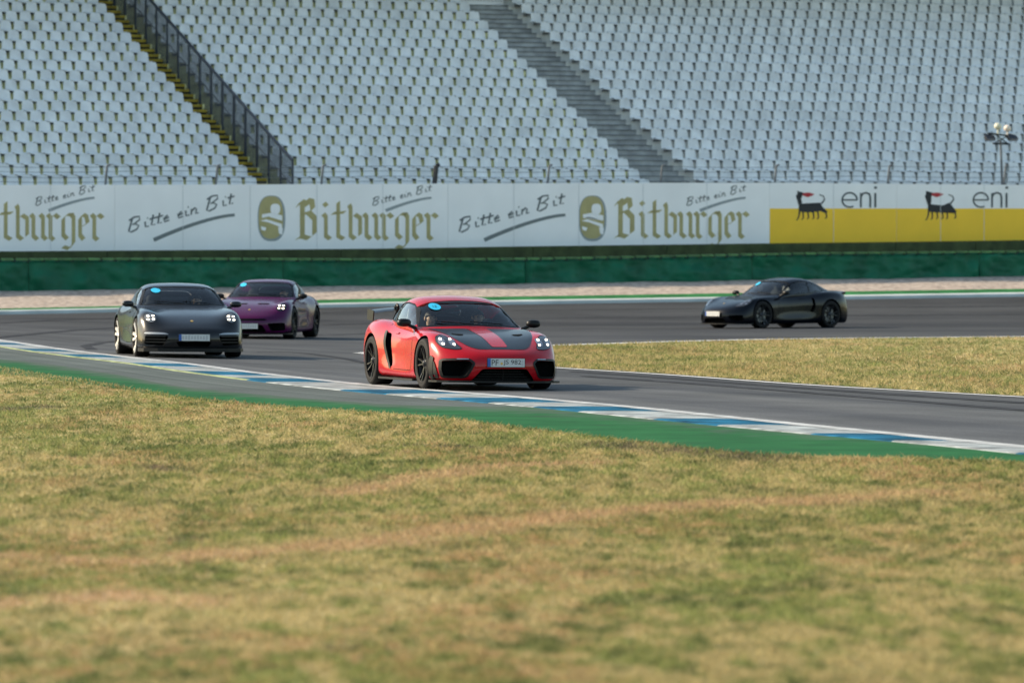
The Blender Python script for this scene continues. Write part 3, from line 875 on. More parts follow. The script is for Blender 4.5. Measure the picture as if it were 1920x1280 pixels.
def oil_draw(xd, xe):
    def f(root, org):
        pr = Print(org)
        x = xd
        # black six legged beast looking back, red flame
        pr.poly([(x + 1, 396), (x + 2, 382), (x + 16, 384), (x + 30, 385), (x + 42, 380), (x + 46, 388), (x + 56, 397), (x + 52, 400), (x + 42, 396), (x + 26, 398), (x + 8, 398)][::-1], 0)
        pr.poly([(x + 1, 384), (x - 2, 374), (x - 4, 368), (x, 361), (x - 2, 358), (x + 10, 361), (x + 9, 366), (x + 4, 368), (x + 8, 371), (x + 4, 374), (x + 8, 379), (x + 6, 384)][::-1], 0, 0.0065)
        pr.poly([(x + 10, 362), (x + 20, 361), (x + 31, 364), (x + 27, 367), (x + 18, 370), (x + 8, 366)][::-1], 1, 0.0072)
        pr.brush([(x + 44, 382), (x + 50, 374), (x + 48, 368), (x + 40, 365)], 3, 1.5, 0, 0.0068)
        for lx, dx, hy in ((3, -4, 14), (9, 4, 13), (18, 6, 12), (28, 6, 12), (37, 5, 12), (52, 6, 10)):
            y0 = 396 if lx < 50 else 397
            pr.brush([(x + lx, y0), (x + lx + dx * 0.2, y0 + hy * 0.5), (x + lx + dx * 0.5 - 1, y0 + hy), (x + lx + dx * 0.5 - 4, y0 + hy + 3)], 3.2, 1.8, 0, 0.0078)
        pr.build('emblem', [M_BLACK, M_REDP], root)
        pr = Print(org)
        cx, cy = xe + 15, 375
        R = lambda r, a: (cx + 14 * r * math.cos(math.radians(a)), cy - 13.5 * r * math.sin(math.radians(a)))
        pr.brush([R(1, a) for a in range(0, 311, 15)], 3.4, 3.0, 0); pr.brush([R(1, 180), R(1, 0)], 2.8, 2.8, 0, 0.0085)
        pr.brush([(xe + 36, 389), (xe + 36, 362)], 3.6, 3.6, 0)
        pr.brush([(xe + 36, 369), (xe + 40, 363), (xe + 46, 361.5), (xe + 52, 364), (xe + 53.5, 370), (xe + 53.5, 389)], 3.6, 3.6, 0, 0.0085)
        pr.brush([(xe + 63, 389), (xe + 63, 362)], 4, 4, 0); pr.brush([(xe + 61, 351.5), (xe + 66, 352.5)], 4.5, 4.5, 0)
        pr.build('lettering', [mat('charcoal_ink', (0.06, 0.075, 0.085), 0.6)], root)
    return f
board(-400, 215, False, 'white beer board at the left photo edge, its gold lettering cut off', beer_draw([], [65], [(-65, 195, 450, 48)], []))
board(215, 840, False, 'white board with dark handwriting and gold lettering above the grey and purple cars', beer_draw([238], [697], [(557, 822, 449, 48)], [485]))
board(840, 1443, False, 'white board with gold lettering between the middle handwriting and the yellow stripe', beer_draw([858], [1286], [(1154, 1405, 446, 47.5)], [1087]))
board(1443, 1681, True, 'white and yellow board with black beast emblem beside the white beer board', oil_draw(1496, 1578))
board(1681, 1926, True, 'white and yellow board with black beast emblem at the right photo edge', oil_draw(1738, 1824))
board(1926, 2200, True, 'white and yellow board past the right photo edge', lambda r, o: None)
# ------------------------------------------------------------------ grandstand
_o = Wp(960, 491, 6.3)
SO = Vector((_o.x, _o.y, 0))
RISE, TREAD = 0.357, 0.79
def zt_row(j): return 5.157 + RISE * (j - 4) - 0.40       # tread level of row j
def ST(a, j, up=0.0, z=0.0):
    """point of the stand: a metres along the row, row j, up metres further back, z above the tread"""
    p = SO + RD * a + UD * (TREAD * (j - 4) + up)
    return Vector((p.x, p.y, zt_row(j) + z))
J0, J1 = 0, 22
A0, A1 = -62.0, 46.0
SL, SR, ML, MR = -10.0, -9.3, 3.93, 5.83
M_CONC = mat('concrete_tread', (0.30, 0.31, 0.31), 0.9, noise=0.25, nscale=1.2, bump=0.2)
M_RYEL = mat('yellow_riser', (0.88, 0.85, 0.42), 0.85, noise=0.25, nscale=1.5)
M_RGRY = mat('grey_riser', (0.78, 0.78, 0.74), 0.9, noise=0.2, nscale=1.5)
M_STEP = mat('stair_riser', (0.13, 0.14, 0.145), 0.9, noise=0.35, nscale=2)
M_STTR = mat('stair_tread', (0.30, 0.32, 0.33), 0.9, noise=0.3, nscale=2)
M_NOSE = mat('yellow_nosing', (0.42, 0.30, 0.03), 0.8, noise=0.4, nscale=4)
M_DARK = mat('dark_step', (0.025, 0.03, 0.032), 0.9, noise=0.3, nscale=3)
stand = empty('grandstand', (SO.x, SO.y, 0))
def rel(p): return p - stand.location
def terrace(name, a0, a1, mr, j0=J0):
    mb = MB()
    for j in range(j0, J1 + 1):
        q = [ST(a0, j, -.6), ST(a1, j, -.6), ST(a1, j, .19), ST(a0, j, .19)]
        mb.add([rel(p) for p in q], [(0, 1, 2, 3)], 0)
        if j < J1:
            q = [ST(a0, j, .19), ST(a1, j, .19), ST(a1, j, .19, RISE), ST(a0, j, .19, RISE)]
            mb.add([rel(p) for p in q], [(0, 1, 2, 3)], 1)
    q = [ST(a0, j0, -.6), ST(a1, j0, -.6)]
    mb.add([rel(p) for p in (Vector((q[0].x, q[0].y, 0.3)), Vector((q[1].x, q[1].y, 0.3)), q[1], q[0])], [(0, 1, 2, 3)], 1)
    return mb.build(name, [M_CONC, mr], stand)
terrace('terrace', A0, SL, M_RYEL); terrace('terrace', SR, ML, M_RYEL); terrace('terrace', MR, A1, M_RGRY)
def stairs(a0, a1, yellow):
    mb = MB()
    for j in range(J0, J1):
        for h in range(2):
            u0 = -.6 + h * .395; z0 = RISE / 2 * h
            e = 0.002
            q = [ST(a0 + e, j, u0, z0), ST(a1 - e, j, u0, z0), ST(a1 - e, j, u0 + .395, z0), ST(a0 + e, j, u0 + .395, z0)]
            mb.add([rel(p) for p in q], [(0, 1, 2, 3)], 0)
            q = [ST(a0 + e, j, u0 + .395, z0), ST(a1 - e, j, u0 + .395, z0), ST(a1 - e, j, u0 + .395, z0 + RISE / 2), ST(a0 + e, j, u0 + .395, z0 + RISE / 2)]
            mb.add([rel(p) for p in q], [(0, 1, 2, 3)], 1)
            # nosing bar
            c = ST((a0 + a1) / 2, j, u0 + .395 - 0.02, z0 + RISE / 2 - (0.045 if yellow else 0.012))
            mb.box(rel(c), (a1 - a0 - 0.02, 0.03, 0.09 if yellow else 0.022), 2, (RD, UD, Vector((0, 0, 1))))
    return mb.build('stairs', [M_DARK if yellow else M_STTR, M_DARK if yellow else mat('step_riser', (0.34, 0.35, 0.35), 0.9, noise=0.3, nscale=2), M_NOSE if yellow else M_STEP], stand)  # yellow stairs: shade on treads and risers painted in as near-black
stairs(SL, SR, True)
stairs(ML, MR, False)
# stair-top panel; unseen rear wall and roof, sized to shade the stand
mb = MB()
c = ST((A0 + A1) / 2, J1, .75, 0)
mb.box(rel(Vector((c.x, c.y, 8.0))), (A1 - A0, 0.3, 16.0), 0, (RD, UD, Vector((0, 0, 1))))
mb.build('rear_wall', [mat('rear_cladding', (0.35, 0.37, 0.38), 0.7)], stand)
mb = MB()
c = ST((A0 + A1) / 2, J1, -2.6, 0)
mb.box(rel(Vector((c.x, c.y, 15.6))), (A1 - A0, 6.4, 0.25), 0, (RD, (UD + Vector((0, 0, 0.03))).normalized(), Vector((0, 0, 1))))
mb.build('roof', [mat('roof_sheet', (0.16, 0.17, 0.18), 0.6)], stand)
mb = MB()
c = ST((ML + MR) / 2, 21, -.2, 0.32)
mb.box(rel(c), (MR - ML - 0.02, 0.08, 0.6), 0, (RD, UD, Vector((0, 0, 1))))  # white panel stands in for the sunlit area above the stairs
mb.build('sunlit_panel', [mat('sunlit_white', (0.8, 0.8, 0.8), 0.7)], stand)
tag(stand, 'huge concrete grandstand with stepped terraces, filling the top of the photo', 'grandstand')

# seats
def seat_mesh():
    mb = MB()
    t = 0.018
    def shell(rows, mi=0):
        """rows: list of (y, z, halfwidth); lofted thin shell, dished"""
        n = 6; V = []
        for y, z, hw in rows:
            for i in range(n + 1):
                k = i / n * 2 - 1
                V.append((k * hw, y - 0.03 * k * k * (1 if z > 0.45 else 0), z + 0.022 * k * k * (1 if z <= 0.45 else 0)))
        m = n + 1
        F = [(r * m + i, r * m + i + 1, (r + 1) * m + i + 1, (r + 1) * m + i) for r in range(len(rows) - 1) for i in range(n)]
        N = len(V)
        V2 = [(x, y + (t if z > 0.43 else 0), z - (t if z <= 0.43 else 0)) for x, y, z in V]
        mb.add(V + V2, F + [tuple(N + i for i in f[::-1]) for f in F], mi)
        # rim
        b = list(range(n + 1)) + [r * m + n for r in range(1, len(rows))] + [(len(rows) - 1) * m + i for i in range(n - 1, -1, -1)] + [r * m for r in range(len(rows) - 2, 0, -1)]
        mb.add(V + V2, [(b[i], N + b[i], N + b[(i + 1) % len(b)], b[(i + 1) % len(b)]) for i in range(len(b))], mi)
    shell([(-.36, .378, .19), (-.34, .405, .215), (-.18, .395, .215), (-.05, .395, .205), (0.0, .44, .20), (.02, .52, .195), (.045, .64, .190), (.06, .705, .175), (.065, .735, .14)])
    mb.box((0, .08, .33), (.05, .26, .05), 1)
    mb.box((0, -.13, .34), (.30, .04, .06), 1)
    return mb.mesh()
M_SEAT = mat('seat_plastic', (0.66, 0.675, 0.68), 0.45, coords='World', noise=0.16, nscale=1.7)
M_SEATB = mat('seat_bracket', (0.16, 0.165, 0.17), 0.7)
SEATROT = math.atan2(RD.y, RD.x)
def seat_list():
    out = []
    for j in range(0, J1):
        a = SL - 0.24
        while a > -34 - 0.4 * j: out.append((a, j, 'left')); a -= 0.5
        a = ML - 0.24
        while a > SR + 0.22: out.append((a, j, 'middle')); a -= 0.5
        a = MR + 0.26
        while a < 36: out.append((a, j, 'right')); a += 0.5
    return out
def px_of(p): return 960 + PXM * p.x / p.y
ORD = {2: 'lowest', 3: 'second lowest', 4: 'third lowest', 5: 'fourth lowest'}
BLK = {'left': 'left of the yellow stairs', 'middle': 'between the yellow stairs and the grey stairs', 'right': 'right of the grey stairs'}
sm = seat_mesh(); sm.name = 'seat'
sm.materials.append(M_SEAT); sm.materials.append(M_SEATB)
sm.polygons.foreach_set('use_smooth', [True] * len(sm.polygons)); sm.set_sharp_from_angle(angle=math.radians(50))
base_v = np.array([v.co[:] for v in sm.vertices]); base_f = [tuple(p.vertices) for p in sm.polygons]; base_m = [p.material_index for p in sm.polygons]
cr_, sr_ = math.cos(SEATROT), math.sin(SEATROT)
rest = []
count = 0
seat0 = None
for a, j, blk in seat_list():
    a += rng.uniform(-0.008, 0.008)
    p = ST(a, j)
    vis = -4 < px_of(p) < 1924
    jit = rng.uniform(-0.02, 0.02)
    if 2 <= j <= 5 and vis and count < 300:
        if seat0 is None:
            o = bpy.data.objects.new('seat', sm); seat0 = o
        else:
            o = seat0.copy()
        COL.objects.link(o)
        o.location = p; o.rotation_euler = (0, 0, SEATROT + jit)
        tag(o, 'white seat in the %s visible row, %s' % (ORD[j], BLK[blk]), 'seat', 'white seats in the %s visible row, %s block' % (ORD[j], blk))
        count += 1
    else:
        rest.append((p, SEATROT + jit))
print('individual seats', count, 'others', len(rest))
nv = len(base_v); VV = np.zeros((len(rest) * nv, 3), np.float32)
for i, (p, r) in enumerate(rest):
    c_, s_ = math.cos(r), math.sin(r)
    VV[i * nv:(i + 1) * nv, 0] = base_v[:, 0] * c_ - base_v[:, 1] * s_ + p.x
    VV[i * nv:(i + 1) * nv, 1] = base_v[:, 0] * s_ + base_v[:, 1] * c_ + p.y
    VV[i * nv:(i + 1) * nv, 2] = base_v[:, 2] + p.z
bf = np.array(base_f, dtype=np.int32)
FF = (bf[None] + (np.arange(len(rest)) * nv)[:, None, None]).reshape(-1, 4)
me = fast_mesh(VV, FF)
me.materials.append(M_SEAT); me.materials.append(M_SEATB)
me.polygons.foreach_set('material_index', np.tile(np.array(base_m, dtype=np.int32), len(rest)))
o = bpy.data.objects.new('seat', me); COL.objects.link(o); o.name = 'seat_rows'
me.polygons.foreach_set('use_smooth', [True] * len(me.polygons)); me.set_sharp_from_angle(angle=math.radians(50))
tag(o, 'all the white seats of the upper grandstand rows, above the fourth visible row', 'seats', kind='stuff')

# mesh fence beside the yellow stairs
M_FEN = mat('dark_steel', (0.055, 0.065, 0.085), 0.5, metal=0.4)
fr = empty('stair_fence', ST(SR + 0.05, 0, 0, 0))
FA = SR + 0.06
def fp(j, up, z, a=FA): return ST(a, 0, up + TREAD * j, RISE * j + z) - fr.location
mb = MB()
jA, jB = -0.3, 21.0
FH = 1.72
mb.tube(fp(jA, 0, FH), fp(jB, 0, FH), 0.045, 8)
mb.build('handrail', M_FEN, fr)
mb = MB(); mb.tube(fp(jA, 0, .12), fp(jB, 0, .12), 0.025); mb.tube(fp(jA, 0, .92), fp(jB, 0, .92), 0.02)
mb.build('rail', M_FEN, fr)
j = jA
while j <= jB:
    mb = MB(); c0 = fp(j, 0, -0.1); c1 = fp(j, 0, FH)
    mb.box((c0 + c1) / 2, (0.05, 0.09, (c1 - c0).length), 0, (RD, UD, Vector((0, 0, 1))))
    mb.build('post', M_FEN, fr)
    j += 1.25
mb = MB(); j = jA
while j < jB:
    mb.box((fp(j, 0, .12) + fp(j, 0, FH)) / 2, (0.014, 0.016, FH - .12), 0, (RD, UD, Vector((0, 0, 1))))
    j += 0.105
for k in range(1, 16):
    z = .12 + (FH - .12) * k / 16
    mb.tube(fp(jA, 0, z), fp(jB, 0, z), 0.007, 4)
mb.build('mesh_panel', M_FEN, fr)
tag(fr, 'dark steel mesh fence with sloping handrail running up beside the yellow stairs', 'fence')

# cable rail above the boards
cr = empty('cable_fence', Wp(960, 345, 2.15))
M_CAB = mat('cable', (0.12, 0.135, 0.15), 0.5, metal=0.5)
M_POST = mat('cable_post', (0.14, 0.15, 0.16), 0.6, metal=0.3)
for px in (-20, 195, 402, 600, 812, 1024, 1236, 1450, 1662, 1880):
    mb = MB()
    b = Wp(px - 3, 349, 2.15) - cr.location; t = Wp(px + 6, 311, 2.15) - cr.location
    d = 0.10 if px == 812 else 0.045
    mb.box((b + t) / 2 - Vector((0, 0, .4)), (d, d, 0.05), 0, (RD, UD, Vector((0, 0, 1))))
    mb.tube(b - Vector((0, 0, 0.9)), t, d * 0.8, 8)
    mb.tube(t, t + RD * 0.10 + Vector((0, 0, 0.03)), d * 0.7, 8)
    o = mb.build('post', M_POST if px != 812 else mat('black_post', (0.012, 0.014, 0.02), 0.5), cr)
    if px == 812: o['label'] = 'thick black post'
for y in (313, 322, 332, 341):
    mb = MB()
    P = [Wp(px, y + 1.5 * math.sin(px / 68.0), 2.15) - cr.location for px in range(-240, 2300, 60)]
    for a, b in zip(P[:-1], P[1:]): mb.tube(a, b, 0.010, 4)
    mb.build('cable', M_CAB, cr)
tag(cr, 'low cable fence with short leaning posts along the top of the boards', 'fence')

# floodlight mast
lp = empty('floodlight_mast', Wp(1884, 349, 2.9))
def L(px, py, o=0.0): return Wp(px, py, 2.9 + o) - lp.location
mb = MB(); mb.tube(L(1885, 349) - Vector((0, 0, 2.5)), L(1876, 262), 0.055, 8, 0, 0.035); mb.build('pole', M_POST, lp)
mb = MB(); mb.tube(L(1862, 269), L(1890, 270), 0.035, 6); mb.tube(L(1852, 250), L(1900, 256), 0.03, 6); mb.tube(L(1866, 252), L(1888, 268), 0.02, 6); mb.tube(L(1895, 252), L(1866, 268), 0.02, 6); mb.build('crossbar', M_DARK, lp)
for x, y in ((1856, 259), (1898, 259)):
    mb = MB(); c = L(x, y, -0.1)
    ax = (RD, (UD * 0.8 + Vector((0, 0, 0.6))).normalized(), (Vector((0, 0, 0.8)) - UD * 0.6).normalized())
    mb.box(c, (0.34, 0.20, 0.11), 0, ax); mb.box(c + ax[1] * 0.12, (0.24, 0.08, 0.08), 0, ax); mb.box(c - ax[1] * 0.105, (0.30, 0.012, 0.09), 1, ax)
    mb.build('floodlight', [mat('lamp_housing', (0.008, 0.012, 0.02), 0.5), mat('lamp_glass', (0.2, 0.22, 0.25), 0.2)], lp)
for x, y, c in ((1871, 237, (0.62, 0.60, 0.45)), (1889, 241, (0.72, 0.62, 0.52))):
    mb = MB(); p = L(x, y); n = 10; V = []; F = []
    for i in range(6):
        a = math.pi * i / 5
        for k in range(n): V.append(p + Vector((math.sin(a) * math.cos(6.283 * k / n) * .13, math.sin(a) * math.sin(6.283 * k / n) * .13, math.cos(a) * .12)))
    for i in range(5):
        for k in range(n): F.append((i * n + k, (i + 1) * n + k, (i + 1) * n + (k + 1) % n, i * n + (k + 1) % n))
    mb.add(V, F); mb.tube(p - Vector((0, 0, .28)), p - Vector((0, 0, .1)), .03)
    mb.build('lamp_head', mat('lamp_head_%d' % x, c, 0.4), lp, 60)
tag(lp, 'thin mast with two dark floodlights and two pale lamp heads at the right photo edge', 'lamp mast')
# ------------------------------------------------------------------ sports cars
def evaluated(o):
    dg = bpy.context.evaluated_depsgraph_get(); dg.update()
    return bpy.data.meshes.new_from_object(o.evaluated_get(dg))
def temp(me, mats=()):
    o = bpy.data.objects.new('tmp', me); COL.objects.link(o)
    for m in mats: me.materials.append(m)
    return o
def subdivide(me, lv=2):
    o = temp(me); md = o.modifiers.new('s', 'SUBSURF'); md.levels = lv; md.render_levels = lv
    r = evaluated(o); bpy.data.objects.remove(o); return r
def carve(me, cutters):
    """boolean difference of closed cutters; cut faces take the cutter's material"""
    o = temp(me)
    cs = []
    for c in cutters:
        co = temp(c); cs.append(co)
        md = o.modifiers.new('b', 'BOOLEAN'); md.operation = 'DIFFERENCE'; md.solver = 'EXACT'; md.object = co; md.material_mode = 'TRANSFER'
    r = evaluated(o)
    bpy.data.objects.remove(o)
    for c in cs: bpy.data.objects.remove(c)
    return r
def fixn(me):
    b = bmesh.new(); b.from_mesh(me); bmesh.ops.recalc_face_normals(b, faces=b.faces); b.to_mesh(me); b.free(); return me
def prism(outline, axis, lo, hi, m=None):
    """closed prism; outline 2D, axis 'x' (y,z), 'y' (x,z) or 'z' (x,y)"""
    def pt(p, d): return (d, p[0], p[1]) if axis == 'x' else ((p[0], d, p[1]) if axis == 'y' else (p[0], p[1], d))
    n = len(outline)
    V = [pt(p, lo) for p in outline] + [pt(p, hi) for p in outline]
    F = [tuple(range(n)), tuple(range(2 * n - 1, n - 1, -1))] + [(i, i + n, (i + 1) % n + n, (i + 1) % n) for i in range(n)]
    me = fixn(mesh_of(V, F))
    if m: me.materials.append(m)
    if axis == 'y' and n < 40: remap(me)
    if axis == 'x':
        for v in me.vertices: v.co.z = zm(1.5 if lo > -1 else -1.5, v.co.z)
    return me
def cyl(cx, cz, r, y0, y1, m=None, n=56):
    return prism([(cx + r * math.cos(6.28318 * i / n), cz + r * math.sin(6.28318 * i / n)) for i in range(n)], 'y', y0, y1, m)
def rounded(pts, k=4, cut=0.25):
    """round the corners of a polygon"""
    out = []; n = len(pts)
    for i in range(n):
        p0, p1, p2 = pts[i - 1], pts[i], pts[(i + 1) % n]
        a = (p1[0] + (p0[0] - p1[0]) * cut, p1[1] + (p0[1] - p1[1]) * cut)
        b = (p1[0] + (p2[0] - p1[0]) * cut, p1[1] + (p2[1] - p1[1]) * cut)
        for j in range(k + 1):
            t = j / k
            out.append(((1-t)**2*a[0] + 2*t*(1-t)*p1[0] + t*t*b[0], (1-t)**2*a[1] + 2*t*(1-t)*p1[1] + t*t*b[1]))
    return out
def ellipse(cx, cy, rx, ry, n=24, rot=0.0):
    c, s = math.cos(rot), math.sin(rot)
    return [(cx + rx * math.cos(t) * c - ry * math.sin(t) * s, cy + rx * math.cos(t) * s + ry * math.sin(t) * c) for t in [6.28318 * i / n for i in range(n)]]
def mirror2(o, axis='x'): return [(-p[0], p[1]) for p in o][::-1] if axis == 'x' else [(p[0], -p[1]) for p in o][::-1]
def patch(name, outlines, view, bvh, off, mats, parent, grid=0.05, smooth=40, mis=None, xmin=None):
    """panel that follows the car's surface: each outline is cut to a grid and dropped on the body"""
    bm = bmesh.new()
    for oi, ol in enumerate(outlines):
        vs = [bm.verts.new((p[0], p[1], 0)) for p in ol]
        f = bm.faces.new(vs); f.material_index = mis[oi] if mis else 0
    for ax in (0, 1):
        lo = min(v.co[ax] for v in bm.verts); hi = max(v.co[ax] for v in bm.verts)
        k = math.floor(lo / grid) * grid + grid
        while k < hi:
            co = [0, 0, 0]; co[ax] = k; no = [0, 0, 0]; no[ax] = 1
            bmesh.ops.bisect_plane(bm, geom=list(bm.verts) + list(bm.edges) + list(bm.faces), plane_co=co, plane_no=no, dist=1e-5)
            k += grid
    bmesh.ops.triangulate(bm, faces=bm.faces)
    dirs = {'front': Vector((-1, 0, 0)), 'rear': Vector((1, 0, 0)), 'top': Vector((0, 0, -1)), 'left': Vector((0, -1, 0)), 'right': Vector((0, 1, 0))}
    d = dirs[view]
    bad = []
    for v in bm.verts:
        a, b = v.co.x, v.co.y
        if view in ('left', 'right'): b = zm(a, b)
        elif view != 'top': b = zm(1.5 if view == 'front' else -1.5, b)
        p = {'front': Vector((6, a, b)), 'rear': Vector((-6, a, b)), 'top': Vector((a, b, 4)), 'left': Vector((a, 6, b)), 'right': Vector((a, -6, b))}[view]
        h, nn, _, _ = bvh.ray_cast(p, d)
        if h is None or (xmin is not None and h.x < xmin): bad.append(v)
        else:
            if nn.dot(d) > 0: nn = -nn
            v.co = h + nn * off
    if bad: bmesh.ops.delete(bm, geom=bad, context='VERTS')
    bm.normal_update()
    fl = [f for f in bm.faces if f.normal.dot(d) > 0]
    if fl: bmesh.ops.reverse_faces(bm, faces=fl)
    me = bpy.data.meshes.new('m'); bm.to_mesh(me); bm.free()
    return link_mesh(name, me, parent, mats if isinstance(mats, (list, tuple)) else [mats], smooth)
def strokes(pts, w, closed=False):
    """outline strips of width w along a 2D line, as polygons"""
    out = []; n = len(pts)
    P = pts + [pts[0]] if closed else pts
    N = []
    for i in range(len(P)):
        if closed:
            a = P[(i - 1) % n]; b = P[(i + 1) % n]
        else:
            a = P[max(0, i - 1)]; b = P[min(len(P) - 1, i + 1)]
        dx, dy = b[0] - a[0], b[1] - a[1]; d = math.hypot(dx, dy) or 1
        N.append((-dy / d * w / 2, dx / d * w / 2))
    for i in range(len(P) - 1):
        out.append([(P[i][0] + N[i][0], P[i][1] + N[i][1]), (P[i+1][0] + N[i+1][0], P[i+1][1] + N[i+1][1]), (P[i+1][0] - N[i+1][0], P[i+1][1] - N[i+1][1]), (P[i][0] - N[i][0], P[i][1] - N[i][1])])
    return out
def ti(tab, x): return float(np.interp(x, [t[0] for t in tab], [t[1] for t in tab]))

ZMAP = {'mid': ([0, .12, .4, .6, .9, 1.0, 1.27, 2], [0, .105, .365, .545, .815, .93, 1.27, 2]),
        'rear': ([0, .12, .3, .6, .94, 1.0, 1.30, 2], [0, .115, .28, .59, .90, .97, 1.30, 2])}
CUR = ['mid']
def zm(x, z):
    w = float(np.interp(x, [-1.0, .3], [.45, 1.0]))
    return z + (float(np.interp(z, *ZMAP[CUR[0]])) - z) * w
def remap(me):
    for v in me.vertices: v.co.z = zm(v.co.x, v.co.z)
    return me
STN = [-2.2, -2.0, -1.72, -1.5, -1.24, -.98, -.6, -.2, .2, .6, .9, 1.24, 1.5, 1.7, 1.9, 2.1]
